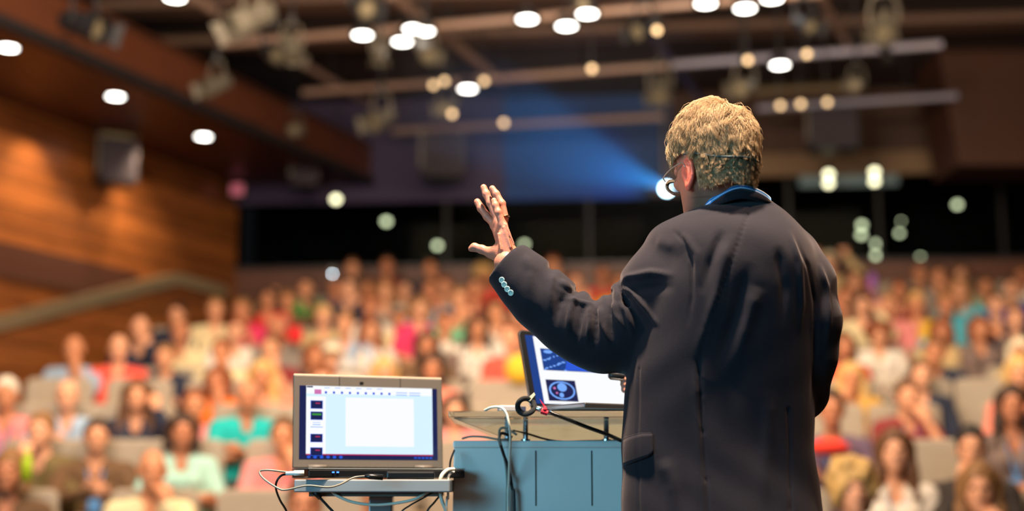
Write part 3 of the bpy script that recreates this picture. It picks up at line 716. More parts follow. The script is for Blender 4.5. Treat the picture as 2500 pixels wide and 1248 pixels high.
lid.disc(mb, .297, .235, .118, .118, .0024, mi=4); lid.disc(mb, .297, .235, .102, .10, .0028, mi=3); lid.disc(mb, .30, .275, .042, .055, .0032, mi=4); lid.disc(mb, .285, .175, .02, .03, .0032, mi=4); lid.disc(mb, .23, .26, .012, .016, .0034, mi=6); lid.disc(mb, .245, .20, .010, .013, .0034, mi=6)
sc_ = mb.build('screen', [SC_BLUE, SC_WHITE, SC_BLUE, SC_NAVY, SC_LBLUE, SC_DBLUE, SC_MAG], lap)
mb = MB(); b0 = Vector((o.x, o.y, 0)); fwd_ = -nb_; pts = [b0 + fwd_ * .0, b0 + u * .345, b0 + u * .345 + fwd_ * .235, b0 + fwd_ * .235]
mb.prism([(p.x, p.y, zg + .001) for p in pts], (0, 0, .013)); mb.build('base', M_ALU, lap, bevel=.003)
mb = MB()
for r_ in range(5):
    for c_ in range(13):
        p = b0 + u * (.035 + c_ * .0212) + fwd_ * (.045 + r_ * .019); mb.box((p.x, p.y, zg + .0148), (.017, .0155, .002), rz=ang)
mb.build('keyboard', M_BLACK, lap)
mb = MB(); p = b0 + u * .1725 + fwd_ * .19; mb.box((p.x, p.y, zg + .0143), (.10, .06, .001), rz=ang); mb.build('trackpad', mat('grey_glass', (150, 150, 152), .3), lap)
# -- side table
ty = 3.42; tz = P(0, 1170, ty).z; tx0 = P(718, 1180, ty).x; tx1 = P(1104, 1180, 3.55).x
tb = empty('side_table', ((tx0 + tx1) / 2, 3.62, 0), 'narrow grey metal side table with a raised rim, carrying the black laptop', 'table', world=True)
mb = MB(); mb.box(((tx0 + tx1) / 2, 3.61, tz - .016), (tx1 - tx0, .38, .030)); mb.build('table_top', mat('grey_metal', (140, 146, 150), .4, metal=.3), tb, bevel=.003)
mb = MB(); mb.box(((tx0 + tx1) / 2, 3.61, tz - .036), (tx1 - tx0 - .06, .30, .010)); mb.build('underframe', mat('taupe_metal', (110, 100, 90), .5), tb)
mb = MB(); mb.box(((tx0 + tx1) / 2 , 3.68, (tz - .04) / 2 + .01), (.06, .06, tz - .06)); mb.build('column', M_ALU, tb, bevel=.004)
mb = MB(); mb.box(((tx0 + tx1) / 2, 3.68, .0125), (.34, .40, .025)); mb.build('foot', M_ALU, tb, bevel=.004)
# -- black laptop
ang = math.radians(21); u = Vector((math.cos(ang), math.sin(ang), 0)); nb_ = Vector((-math.sin(ang), math.cos(ang), 0)); tilt = math.radians(4)
v = (Vector((0, 0, 1)) * math.cos(tilt) + nb_ * math.sin(tilt)); o = P(715, 1143, 3.56); l2 = Plane3(o, u, v, .392, .233)
lp2 = empty('laptop', (o.x, o.y, tz), 'dark taupe framed laptop open on the side table, showing slide editing software', 'laptop', world=True)
mb = MB(); l2.rect(mb, 0, 0, 1, 1, -.010, .010); mb.build('lid', M_BEZ, lp2, bevel=.003)
mb = MB(); l2.rect(mb, .002, .985, .998, 1.012, -.009, .007); mb.build('lid_edge', mat('pale_edge', (196, 170, 146), .5), lp2, bevel=.001)
for a in (.30, .71): mb = MB(); l2.rect(mb, a - .002, .885, a + .002, .995, .0002, .0003); mb.build('bezel_gap', M_BLACK, lp2)
mb = MB(); l2.rect(mb, .435, .915, .46, .94, .0002, .0008); mb.build('webcam', M_BLACK, lp2)
mb = MB(); l2.rect(mb, .038, .095, .962, .885, .0002, mi=0); l2.rect(mb, .082, .150, .928, .885, .0006, mi=1)
l2.rect(mb, .082, .150, .928, .80, .0009, mi=2); l2.rect(mb, .082, .150, .21, .77, .0011, mi=1); l2.rect(mb, .34, .235, .80, .765, .0011, mi=1)
l2.rect(mb, .082, .137, .928, .152, .0011, mi=3)
for i in range(9): l2.disc(mb, .21 + i * .053, .815, .008, .014, .0013, mi=6)
l2.rect(mb, .135, .795, .18, .845, .0012, mi=8); l2.rect(mb, .085, .865, .125, .88, .0012, mi=5)
for i in range(6): l2.rect(mb, .20 + i * .07, .862, .20 + i * .07 + .035, .868, .0012, mi=7)
for i in range(4): l2.rect(mb, .68 + (i % 2) * .09, .80 + (i // 2) * .025, .755 + (i % 2) * .09, .808 + (i // 2) * .025, .0012, mi=7)
for b, c_ in ((.68, 5), (.56, 9), (.32, 5), (.175, 5)):
    l2.rect(mb, .11, b - .045, .19, b + .045, .0013, mi=6); l2.rect(mb, .114, b - .040, .186, b + .040, .0016, mi=5)
    if c_ == 9: l2.rect(mb, .12, b + .005, .18, b + .025, .0019, mi=4)
    else: l2.rect(mb, .142, b + .008, .172, b + .022, .0019, mi=3)
l2.rect(mb, .11, .435, .19, .442, .0013, mi=7); l2.rect(mb, .125, .46, .175, .468, .0013, mi=7); l2.rect(mb, .125, .485, .175, .49, .0013, mi=7)
for i in range(6): l2.disc(mb, .10 + i * .042, .118, .012, .016, .0009, mi=6)
for i in range(5): l2.rect(mb, .80 + i * .026, .108, .818 + i * .026, .124, .0009, mi=6)
mb.build('screen', [SC_NAVY, SC_WHITE, SC_PALE, SC_RED, SC_GREEN, SC_NAVY, SC_DBLUE, SC_LBLUE, SC_MAG], lp2)
b0 = Vector((o.x, o.y, 0)); fwd_ = -nb_; pts = [b0 + nb_ * .01, b0 + u * .392 + nb_ * .01, b0 + u * .392 + fwd_ * .17, b0 + fwd_ * .17]
mb = MB(); mb.prism([(p.x, p.y, tz + .003) for p in pts], (0, 0, .020)); mb.build('base', M_BLACK, lp2, bevel=.003)
mb = MB(); mb.prism([(p.x, p.y, tz + .0235) for p in pts], (0, 0, .003)); mb.build('palm_rest', mat('silver_trim', (170, 168, 160), .4, metal=.6), lp2)
for a in (.155, .86):
    mb = MB(); c = l2.p(a, .0, .004); mb.tube([c - u * .022, c + u * .022], .0085, 10); mb.build('hinge', M_BEZ, lp2, smooth=True)
mb = MB()
for i in range(2): p = b0 + fwd_ * .1715 + u * (.06 + i * .011); mb.box((p.x, p.y, tz + .016), (.005, .003, .003), rz=ang)
mb.build('status_light', mat('blue_led', (60, 120, 255), .4, emit=(60, 120, 255), es=3), lp2)
mb = MB()
for r_ in range(5):
    for c_ in range(14): p = b0 + u * (.05 + c_ * .0212) + fwd_ * (.04 + r_ * .019); mb.box((p.x, p.y, tz + .028), (.017, .0155, .003), rz=ang)
mb.build('keyboard', M_BLACK, lp2)
# power bank / adapter in front of the base
mb = MB(); c = P(1003, 1163, 3.45); mb.box((c.x, c.y, tz + .009), (.115, .05, .018), rz=.05); tag(mb.build('hard_drive', M_BLACK, bevel=.004), 'flat black box lying in front of the black laptop on the side table', 'hard drive')
# -- cables
def cable(name, pts, r, m, label, cat='cable', n=8):
    mb = MB(); mb.tube(spline([P(*p) for p in pts], n), r, 8); return tag(mb.build(name, m, smooth=True), label, cat)
M_CABW = mat('cream_cable', (214, 208, 192), .4); M_CABB = mat('black_cable', (20, 20, 20), .35, spec=.6); M_CABG = mat('grey_cable', (120, 116, 104), .4)
c = cable('usb_cable', [(737, 1156, 3.34), (700, 1153, 3.33), (655, 1148, 3.32), (634, 1152, 3.32), (645, 1170, 3.31), (680, 1193, 3.30), (700, 1196, 3.30), (750, 1186, 3.30), (800, 1190, 3.31), (830, 1183, 3.33), (865, 1166, 3.36), (905, 1162, 3.36)], .0023, M_CABG, 'thin cable looping out left of the side table and back to the black box')
mb = MB(); a, b = P(697, 1156, 3.33), P(742, 1155, 3.34); mb.tube([a, a + (b - a) * .45, a + (b - a) * .46, b], [.0042, .0052, .0065, .0065], 10); mb.build('plug', M_WHITE, c, smooth=True)
mb = MB(); a, b = P(890, 1163, 3.355), P(935, 1166, 3.36); mb.tube([a, a + (b - a) * .3, b], [.003, .0065, .0065], 10); mb.build('plug', M_BLACK, c, smooth=True)
cable('power_cable', [(718, 1158, 3.34), (690, 1160, 3.33), (676, 1175, 3.33), (674, 1195, 3.34), (684, 1222, 3.36), (700, 1250, 3.38), (715, 1300, 3.40), (722, 1420, 3.44), (726, 1700, 3.5)], .0026, M_CABB, 'black cable dropping from the left end of the side table')
cable('power_cable', [(768, 1198, 3.44), (780, 1214, 3.44), (800, 1236, 3.44), (820, 1262, 3.44), (850, 1340, 3.45), (860, 1700, 3.5)], .0032, M_CABB, 'black cable with a thick plug hanging under the left of the side table')
mb = MB(); a, b = P(764, 1197, 3.44), P(783, 1216, 3.44); mb.tube([a, b], [.008, .0065], 10); tag(mb.build('plug', M_BLACK, smooth=True), 'short black plug under the side table near its left end', 'plug')
cable('drooping_cable', [(806, 1196, 3.45), (822, 1210, 3.45), (860, 1226, 3.45), (910, 1233, 3.45), (960, 1230, 3.45), (1010, 1220, 3.45), (1040, 1205, 3.46), (1060, 1196, 3.47)], .0035, M_CABW, 'cream cable sagging in a shallow arc under the side table')
cable('thin_cable', [(1062, 1200, 3.46), (1030, 1218, 3.46), (1000, 1235, 3.46), (975, 1256, 3.46), (940, 1320, 3.47), (930, 1700, 3.5)], .002, M_CABB, 'thin dark cable slanting down under the right of the side table')
cable('white_cable', [(1108, 1146, 3.50), (1092, 1148, 3.48), (1078, 1162, 3.46), (1074, 1185, 3.46), (1078, 1220, 3.46), (1092, 1262, 3.47), (1100, 1360, 3.5), (1104, 1700, 3.54)], .0045, M_CABW, 'thick white cable bending down between the side table and the lectern')
cable('white_cable', [(1108, 1152, 3.51), (1097, 1160, 3.49), (1092, 1180, 3.48), (1094, 1215, 3.48), (1090, 1262, 3.5), (1090, 1700, 3.54)], .003, M_WHITE, 'thinner white cable just right of the thick one by the lectern')
cable('black_cable', [(1109, 1100, 3.57), (1100, 1125, 3.54), (1096, 1160, 3.53), (1085, 1195, 3.52), (1062, 1225, 3.52), (1040, 1256, 3.52), (1020, 1340, 3.52), (1020, 1700, 3.54)], .0026, M_CABB, 'black cable running down the left edge of the lectern')
cable('charger_cable', [(1183, 1003, 3.52), (1200, 995, 3.50), (1222, 995, 3.485), (1236, 1010, 3.48), (1243, 1040, 3.48), (1246, 1075, 3.50), (1244, 1120, 3.53), (1242, 1180, 3.57), (1240, 1250, 3.575), (1242, 1700, 3.575)], .0032, M_CABW, 'white laptop charger cable hanging down the front of the lectern')
cable('black_cable', [(1250, 1068, 3.57), (1226, 1058, 3.56), (1219, 1072, 3.56), (1228, 1105, 3.57), (1240, 1140, 3.58), (1250, 1190, 3.58), (1256, 1250, 3.58), (1258, 1700, 3.585)], .0038, M_CABB, 'black cable hanging down the front of the lectern behind the white one')
cable('grey_cable', [(1262, 1062, 3.55), (1235, 1046, 3.55), (1220, 1050, 3.55), (1221, 1080, 3.56), (1232, 1120, 3.58), (1238, 1170, 3.585), (1238, 1250, 3.585), (1236, 1700, 3.59)], .003, M_CABG, 'grey cable looping over the lectern edge near the acrylic support')
cable('flat_cable', [(1128, 1071, 3.62), (1150, 1066, 3.61), (1180, 1067, 3.60), (1215, 1073, 3.59), (1245, 1072, 3.59)], .0026, M_CABG, 'grey cable lying along the left of the lectern top board')
cable('black_cable', [(1252, 1050, 3.60), (1290, 1060, 3.60), (1330, 1072, 3.61), (1370, 1078, 3.61), (1440, 1077, 3.62), (1530, 1076, 3.64)], .0026, M_CABB, 'black cable lying along the lectern top board under the acrylic')
# gooseneck microphone
mic = empty('gooseneck_microphone', P(1560, 1082, 3.46), 'black gooseneck microphone on the lectern bending toward the acrylic top', 'microphone', world=True)
mb = MB(); mb.tube(spline([P(1297, 993, 3.44), P(1330, 1003, 3.44), P(1380, 1022, 3.44), P(1430, 1042, 3.45), (P(1480, 1060, 3.46)), P(1530, 1080, 3.47), P(1580, 1080, 3.50), (P(1590, 1076, 3.60))], 8), .0048, 10); mb.build('gooseneck', mat('black_gloss', (14, 18, 18), .18, spec=.8), mic, smooth=True)
mb = MB(); a, b = P(1298, 993, 3.44), P(1345, 1008, 3.44); mb.tube([a, b], [.0065, .0068], 14); mb.build('capsule', M_CHROME, mic, smooth=True)
mb = MB(); c = P(1284, 992, 3.44)
mb.tube([c + Vector((.020 * math.cos(t), .006 * math.sin(2 * t), .0185 * math.sin(t))) for t in [2 * math.pi * k / 28 for k in range(28)]], .0052, 8, closed=True, flat=1.4); mb.build('strap_ring', mat('hook_and_loop_strap', (34, 34, 34), .95, bump=.4, bscale=900), mic, smooth=True)
mb = MB(); mb.prism([P(1284, 976, 3.44), P(1304, 958, 3.44), P(1307, 964, 3.44), P(1294, 980, 3.44)], (0, .004, 0)); mb.build('strap_tail', mat('cream_strap', (206, 200, 170), .8), mic)
mb = MB(); c = P(1329, 1006, 3.434); mb.tube([c + Vector((-.008, 0, .002)), c + Vector((.008, 0, -.003))], .0066, 10); mb.lathe([(0, -.004), (.006, 0), (.004, .006), (0, .009)], c + Vector((.001, -.002, .006)), (0, 0, 1), 10); mb.prism([c + Vector((.0, -.004, .008)), c + Vector((.004, -.004, .012)), c + Vector((-.012, -.004, .032))], (0, .002, 0)); mb.build('red_tie', mat('red_ribbon', (205, 30, 50), .6), mic, smooth=False)
mb = MB(); c = P(1238, 995, 3.56); ad = empty('video_adapter', c, 'small grey and white adapter at the left end of the acrylic lectern top', 'adapter', world=True)
zg2 = gz + .0078; mb.box((c.x, c.y, zg2 + .008), (.045, .03, .016), rz=.2); mb.build('case', mat('adapter_grey', (176, 172, 172), .4), ad, bevel=.003)
mb = MB(); mb.box((c.x + .034, c.y + .006, zg2 + .008), (.022, .02, .011), rz=.2); mb.build('connector', mat('connector_navy', (60, 66, 90), .5), ad)
# ================================================================ the hall
def RP(px, py, pt, n):
    a = P(px, py, 1.0); d = a - CAM0; pt = Vector(pt); n = Vector(n); return CAM0 + d * ((pt - CAM0).dot(n) / d.dot(n))
def PZ(px, py, z): return RP(px, py, (0, 0, z), (0, 0, 1))
def wood(name, c1, c2, plank, rough, axis='Z'):
    m = bpy.data.materials.new(name); m.use_nodes = True; nt = m.node_tree; b = nt.nodes['Principled BSDF']; b.inputs['Roughness'].default_value = rough
    tc = nt.nodes.new('ShaderNodeTexCoord'); sp = nt.nodes.new('ShaderNodeSeparateXYZ'); nt.links.new(tc.outputs['Object'], sp.inputs[0])
    dv = nt.nodes.new('ShaderNodeMath'); dv.operation = 'DIVIDE'; dv.inputs[1].default_value = plank; nt.links.new(sp.outputs[axis], dv.inputs[0])
    fl = nt.nodes.new('ShaderNodeMath'); fl.operation = 'FLOOR'; nt.links.new(dv.outputs[0], fl.inputs[0])
    wn = nt.nodes.new('ShaderNodeTexWhiteNoise'); wn.noise_dimensions = '1D'; nt.links.new(fl.outputs[0], wn.inputs['W'])
    fr = nt.nodes.new('ShaderNodeMath'); fr.operation = 'FRACT'; nt.links.new(dv.outputs[0], fr.inputs[0])
    gp = nt.nodes.new('ShaderNodeMath'); gp.operation = 'LESS_THAN'; gp.inputs[1].default_value = .07; nt.links.new(fr.outputs[0], gp.inputs[0])
    mp = nt.nodes.new('ShaderNodeMapping'); mp.inputs['Scale'].default_value = (.7, .7, 9); nt.links.new(tc.outputs['Object'], mp.inputs[0])
    ns = nt.nodes.new('ShaderNodeTexNoise'); ns.inputs['Scale'].default_value = 3; ns.inputs['Detail'].default_value = 6; nt.links.new(mp.outputs[0], ns.inputs['Vector'])
    ad = nt.nodes.new('ShaderNodeMath'); ad.operation = 'MULTIPLY_ADD'; ad.inputs[1].default_value = .45; nt.links.new(wn.outputs['Value'], ad.inputs[0]); nt.links.new(ns.outputs['Fac'], ad.inputs[2])
    rp = nt.nodes.new('ShaderNodeMapRange'); rp.inputs[1].default_value = .3; rp.inputs[2].default_value = 1.1; nt.links.new(ad.outputs[0], rp.inputs[0])
    mx = nt.nodes.new('ShaderNodeMixRGB'); mx.inputs[1].default_value = (*lin(c1), 1); mx.inputs[2].default_value = (*lin(c2), 1); nt.links.new(rp.outputs[0], mx.inputs[0])
    m2 = nt.nodes.new('ShaderNodeMixRGB'); m2.inputs[2].default_value = (*lin((30, 16, 8)), 1); nt.links.new(gp.outputs[0], m2.inputs[0]); nt.links.new(mx.outputs[0], m2.inputs[1])
    nt.links.new(m2.outputs[0], b.inputs['Base Color']); return m
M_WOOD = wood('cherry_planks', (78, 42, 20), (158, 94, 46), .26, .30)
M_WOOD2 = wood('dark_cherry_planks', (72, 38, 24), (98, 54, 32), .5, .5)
M_CEIL = mat('dark_ceiling', (56, 46, 44), .8, var=.25, scale=.8)
M_CONC = mat('carpet', (70, 60, 54), .95)
def struct(name, mb, m, bevel=0): return tag(mb.build(name, m, bevel=bevel), kind='structure')
DX = .389                      # the hall's long axis runs right of the camera axis
WC = Vector((-3.72, 19.0, 0))
def lw(Y, off=0): return Vector((WC.x - DX * (WC.y - Y) + off, Y, 0))
def bw(X): return Vector((X, WC.y - .093 * (X - WC.x), 0))
CEZ = 6.15
# floors: the stage, and the seating steps
mb = MB(); mb.box((0, 0.8, -.06), (16, 9.2, .12)); struct('floor', mb, mat('stage_boards', (58, 46, 38), .5, var=.1, scale=3))
ROWS = {}
for k in range(-1, 10):
    D = 8.9 + k * 1.02; ROWS[k] = (D, CAMZ + (-140, -4, 117, 203, 264, 322, 373, 417, 456, 490, 519)[k + 1] * D / FPX - 1.232)
LEFTX = {-1: -200, 0: -160, 1: -120, 2: -80, 3: -40, 4: 110, 5: 320, 6: 430, 7: 540, 8: 640, 9: 700}
mb = MB()
for k in range(-1, 10):
    D, z = ROWS[k]; y0 = D - .48; y1 = D + .40 if k < 9 else 19.2; xa = (LEFTX[k] - 1250) / FPX * D - .35
    mb.box(((xa + 8.3) / 2, (y0 + y1) / 2, z - .5), (8.3 - xa, y1 - y0, 1.0))
mb.box((0, (5.4 + ROWS[-1][0] - .48) / 2, ROWS[-1][1] - .5), (17, ROWS[-1][0] - .48 - 5.4, 1.0))
struct('floor', mb, M_CONC)
# left wall, soffit, cove
n_l = Vector((1, -DX, 0)).normalized()
def along(y0, y1, z0, z1, off, th): a, b = lw(y0, off), lw(y1, off); return [(a.x, a.y, z0), (b.x, b.y, z0), (b.x, b.y, z1), (a.x, a.y, z1)], -n_l * th
mb = MB(); mb.prism(*along(3.0, 19.1, -1.5, 5.2, 0, .2)); struct('wall_left', mb, M_WOOD)
SOFW = 1.95
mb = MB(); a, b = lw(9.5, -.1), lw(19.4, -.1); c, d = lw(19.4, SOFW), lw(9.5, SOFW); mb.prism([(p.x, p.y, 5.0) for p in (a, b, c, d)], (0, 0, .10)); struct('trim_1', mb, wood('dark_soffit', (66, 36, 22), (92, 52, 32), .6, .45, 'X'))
mb = MB(); mb.prism(*along(9.5, 19.4, 5.1, 5.56, SOFW - .05, .06)); struct('trim_2', mb, M_WOOD2)
mb = MB(); mb.prism(*along(9.5, 19.4, 4.955, 5.06, SOFW + .02, .10)); struct('trim_3', mb, mat('dark_edge', (26, 22, 26), .7))
mb = MB(); mb.prism(*along(9.5, 16.9, 3.12, 3.5, .05, .06)); struct('trim_4', mb, mat('dark_wood_band', (70, 36, 20), .7))  # plain dark band along the left wall
mb = MB(); mb.box((0, 10, CEZ + .06), (22, 22, .12)); struct('ceiling', mb, M_CEIL)
for i, (yy, zz) in enumerate(((12.6, 6.06), (14.3, 6.06), (15.6, 6.06))):
    mb = MB(); a = Vector((-4, yy + .5, zz)); mb.prism([(-4.5, yy + .45, zz), (6.6, yy - .6, zz), (6.6, yy - .2, zz), (-4.5, yy + .85, zz)], (0, 0, .09)); struct('trim_%d' % (5 + i), mb, mat('ceiling_beam', (96, 74, 62), .6))
# back wall with the dark control room windows
def bpan(X0, X1, z0, z1, th, fwd=0.0):
    a, b = bw(X0), bw(X1); n_ = Vector((-.093, -1, 0)); n_.normalize(); o_ = n_ * fwd
    return [(a.x + o_.x, a.y + o_.y, z0), (b.x + o_.x, b.y + o_.y, z0), (b.x + o_.x, b.y + o_.y, z1), (a.x + o_.x, a.y + o_.y, z1)], -n_ * th
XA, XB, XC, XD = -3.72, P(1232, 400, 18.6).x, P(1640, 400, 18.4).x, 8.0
mb = MB(); mb.prism(*bpan(XA - .3, XD, 1.5, 3.86, .2)); struct('wall_back', mb, M_WOOD2)
mb = MB(); mb.prism(*bpan(XA - .3, XB, 4.74, 6.2, .2, .05)); struct('wall_back_upper', mb, mat('mauve_fascia', (64, 56, 84), .8, var=.12, scale=1.5))
mb = MB(); mb.prism(*bpan(XB, XC, 4.74, 6.2, .2, .02)); struct('wall_back_blue_lit', mb, mat('blue_lit_fascia', (16, 66, 128), .7))  # the projector's blue light is put into this panel's colour
mb = MB(); mb.prism(*bpan(XC, XD, 4.98, 6.2, .2, .05)); struct('wall_back_right', mb, mat('brown_fascia', (76, 56, 46), .8, var=.12, scale=1.2))
M_WGL = mat('tinted_glass', (190, 205, 200), .02, trans=1.0, ior=1.05)
for i, (a, b, z1) in enumerate(((XA - .3, XC, 4.74), (XC, XD, 4.98))):
    mb = MB(); mb.prism(*bpan(a, b, 3.86, z1, .012, .02)); wdw = struct('window_%d' % (i + 1), mb, M_WGL)
    mb = MB(); mb.prism(*bpan(a, b, 3.84, 3.88, .05, .04)); mb.build('window_sill', mat('dark_metal', (50, 50, 54), .4, metal=.6), wdw)
    for X in ([-.9, 1.0] if i == 0 else [3.6, 4.75, 6.3]):
        mb = MB(); mb.prism(*bpan(X, X + .05, 3.86, z1, .05, .035)); mb.build('mullion', mat('black_mullion', (10, 12, 14), .6), wdw)
mb = MB(); mb.prism(*bpan(XA - .3, XD, 2.0, 6.2, .1, -1.9)); struct('wall_booth', mb, mat('booth_wall', (26, 32, 34), .9))
mb = MB(); mb.prism(*bpan(5.25, XD, 5.0, 5.08, .05, .09)); struct('trim_8', mb, mat('teal_grey_rail', (110, 140, 150), .5))
mb = MB(); mb.prism(*bpan(P(2000, 430, 18).x - .2, P(2200, 430, 18).x, 4.84, 4.98, .03, .045)); struct('trim_9', mb, mat('teal_grey_rail', (110, 140, 150), .5))
mb = MB(); mb.prism(*bpan(XC, XD, 4.98, 5.28, .06, .10)); struct('trim_11', mb, mat('tan_band', (124, 100, 74), .7))
# right bulkhead with a slanting edge
mb = MB(); a, b = P(2266, -20, 16.5), P(2342, 402, 16.5); mb.prism([a, b, (9, 16.5, b.z), (9, 16.5, a.z), ], (0, 1.0, 0)); struct('wall_right', mb, mat('dark_brown_panel', (66, 38, 26), .6, var=.15, scale=1.5, vec=(6, 1, .4)))
mb = MB(); mb.box((8.4, 12, 2.5), (.2, 16, 8)); struct('wall_side', mb, M_WOOD2)
# stair wall with metal capping on the left
pts = [(0 - 160, 808), (0, 775), (430, 668), (548, 702)]
pp = [RP(a, b, lw(15, .82), (1, -DX, 0)) for a, b in pts]
mb = MB()
for i in range(3):
    a, b = pp[i], pp[i + 1]; mb.prism([(a.x, a.y, -1), (b.x, b.y, -1), (b.x, b.y, b.z - .06), (a.x, a.y, a.z - .06)], -n_l * .14)
struct('wall_stair', mb, M_WOOD)
mb = MB()
for i in range(3):
    a, b = pp[i], pp[i + 1]; n3 = n_l * .05; mb.prism([a + n3 - Vector((0, 0, .13)), b + n3 - Vector((0, 0, .13)), b + n3, a + n3], -n_l * .26)
hr = mb.build('metal_capping', mat('polished_steel', (158, 148, 120), .34, metal=.65)); tag(hr, kind='structure'); hr.name = 'trim_10'

# downlights
M_LAMP = mat('lamp_glow', (255, 250, 240), .5, emit=(255, 250, 240), es=16); M_REFLECT = mat('reflection_glow_cool', (250, 250, 220), .5, emit=(235, 232, 190), es=5.0); M_HOUS = mat('fitting_metal', (150, 146, 138), .4, metal=.8); M_BHOUS = mat('black_fitting', (20, 20, 24), .5)
def downlight(c, r, label, group=None, m=M_LAMP, name='downlight'):
    t = empty(name, c, label, 'lamp', group, world=True); mb = MB(); mb.lathe([(r * .96, .0), (r * 1.3, -.004), (r * 1.3, .02), (r * 1.05, .1), (0, .1)], c, seg=20); mb.build('housing', M_BHOUS, t, smooth=False)
    mb = MB(); mb.lathe([(0, .006), (r * .96, .006), (r * .96, .02), (0, .02)], c, seg=20); mb.build('bulb', m, t); return t
for i, (a, b, w_) in enumerate(((20, 118, 'nearest to the left edge of the hall'), (282, 237, 'second along the soffit from the left edge'), (497, 335, 'third along the soffit, nearest the back wall'))):
    c = PZ(a, b, 4.99); downlight(c, .085, 'round downlight in the left soffit, ' + w_)
    lamp('soffit_light', 'SPOT', (c.x, c.y, 4.93), (c.x - 1.3, c.y + .45, 3.0), 130, (1.0, .74, .48), .05, spot=95, blend=.8)
for a, b in ((130, 260), (330, 330)):
    c = PZ(a, b, 5.0); lamp('wall_washer', 'SPOT', (c.x + .25, c.y - .1, 4.9), (c.x - .75, c.y + .5, 3.4), 100, (1.0, .72, .46), .05, spot=70, blend=.9)
DL = [(427, -4, 'cut by the top edge at the upper left'), (885, 87, 'standing alone left of the bright trio'), (982, 103, 'lowest of the trio left of centre'), (1010, 72, 'upper left of the trio left of centre'), (1036, 77, 'upper right of the trio left of centre'),
      (1287, 48, 'left one of three near the middle of the ceiling'), (1383, 65, 'lower one of three near the middle of the ceiling'), (1434, 35, 'upper right one of three near the middle of the ceiling'), (1723, 10, 'at the top edge above the speaker\'s head'),
      (1819, 22, 'right of the one at the top edge above the speaker'), (1885, -2, 'cut by the top edge, rightmost of three'), (1142, 218, 'low one above the raised hand'), (1904, 160, 'alone at the upper right beyond the speaker\'s head')]
for a, b, l in DL:
    c = PZ(a, b, 5.30); t = downlight(c, .088, 'round hanging downlight, ' + l)
    mb = MB(); mb.tube([(c.x, c.y, c.z + .1), (c.x, c.y, CEZ - .01)], .010, 6); mb.build('stem', M_BHOUS, t)
BL = [(820, 487, .05, 'upper left, just under the fascia'), (943, 541, .05, 'second of the falling row at left'), (1068, 600, .045, 'third of the falling row, left of the raised hand'), (1280, 597, .04, 'close right of the raised wrist'),
      (2023, 426, .05, 'upper of the pair nearest the speaker\'s shoulder'), (2023, 448, .05, 'lower of the pair nearest the speaker\'s shoulder'), (2135, 420, .05, 'upper of the second pair from the shoulder'), (2135, 443, .05, 'lower of the second pair from the shoulder'),
      (2104, 550, .045, 'upper of the pair in the middle of the right window'), (2103, 574, .045, 'lower of the pair in the middle of the right window'), (2140, 596, .045, 'upper of the low pair in the right window'), (2139, 624, .045, 'lower of the low pair in the right window'),
      (2178, 641, .04, 'lowest, just above the back row'), (2200, 540, .02, 'small dim one right of the middle pair'), (2196, 570, .035, 'small one under the dim one'), (2337, 500, .045, 'alone at the far right'), (2247, 628, .03, 'dim one above a head in the back row')]
for a, b, r, l in BL:  # glowing lamps added to imitate downlight reflections in the glass
    c = P(a, b, 17.5 if b < 500 and a != 2337 else 19.6); n_ = (CAM0 - c).normalized(); n_ = (n_ + Vector((0, 0, -.9))).normalized()
    t = empty('reflection_lamp', c, 'pale reflection in rear glass, ' + l, 'lamp', world=True); mb = MB()
    mb.lathe([(0, .0), (r, .0), (r, -.004), (0, -.004)], c, n_, 20); mb.build('bulb', M_REFLECT, t); mb = MB(); mb.lathe([(r * 1.15, -.01), (r * 1.15, -.06), (r * .5, -.1), (0, -.1)], c, n_, 16); mb.build('shade', M_BHOUS, t, smooth=True)
    mb = MB(); mb.tube([c - n_ * .1, (c.x, c.y + .02, 6.1)], .006, 5); mb.build('cord', M_BLACK, t)
# lighting bars
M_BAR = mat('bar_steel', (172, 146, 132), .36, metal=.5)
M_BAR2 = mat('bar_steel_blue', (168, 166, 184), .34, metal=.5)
BZ = 5.55; bars = []
def bar(p0, p1, r, label, m=M_BAR, name='lighting_bar'):
    mb = MB(); a, b = Vector(p0), Vector(p1); mb.tube([a, b], r, 8); o_ = mb.build(name, m, smooth=False); tag(o_, label, 'lighting bar'); bars.append((a, b))
    n_ = max(2, int((b - a).length / 2.5))
    for k in range(n_):
        q_ = a.lerp(b, (k + .5) / n_); mb = MB(); mb.tube([q_, (q_.x, q_.y, CEZ - .01)], .008, 6); mb.build('hanger_rod', M_BHOUS, o_)
bar(PZ(540, 108, BZ), PZ(2010, -18, BZ), .045, 'long crosswise steel bar nearest the stage, high in the picture')
bar(PZ(740, 226, BZ), PZ(1630, 160, BZ), .045, 'long crosswise steel bar in the middle, left of the speaker\'s head')
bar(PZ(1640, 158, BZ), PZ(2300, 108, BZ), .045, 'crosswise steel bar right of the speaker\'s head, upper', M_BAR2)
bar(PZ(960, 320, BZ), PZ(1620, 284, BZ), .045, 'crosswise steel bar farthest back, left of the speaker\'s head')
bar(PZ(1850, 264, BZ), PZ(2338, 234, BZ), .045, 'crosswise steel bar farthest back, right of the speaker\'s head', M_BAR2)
bar(PZ(1790, 224, 5.75), PZ(2090, 210, 5.75), .06, 'short thick bar between the two right hand bars', mat('bar_olive', (128, 112, 84), .4, metal=.6))
bar(PZ(440, -22, BZ + .1), PZ(905, 254, BZ + .1), .045, 'slanting steel bar at upper left running toward the back')
bar(PZ(955, -14, BZ + .1), PZ(1228, 200, BZ + .1), .05, 'slanting steel bar left of centre running toward the back')
bar(PZ(1985, -40, BZ + .1), PZ(2074, 116, BZ + .1), .04, 'slanting steel bar at upper right running toward the back')
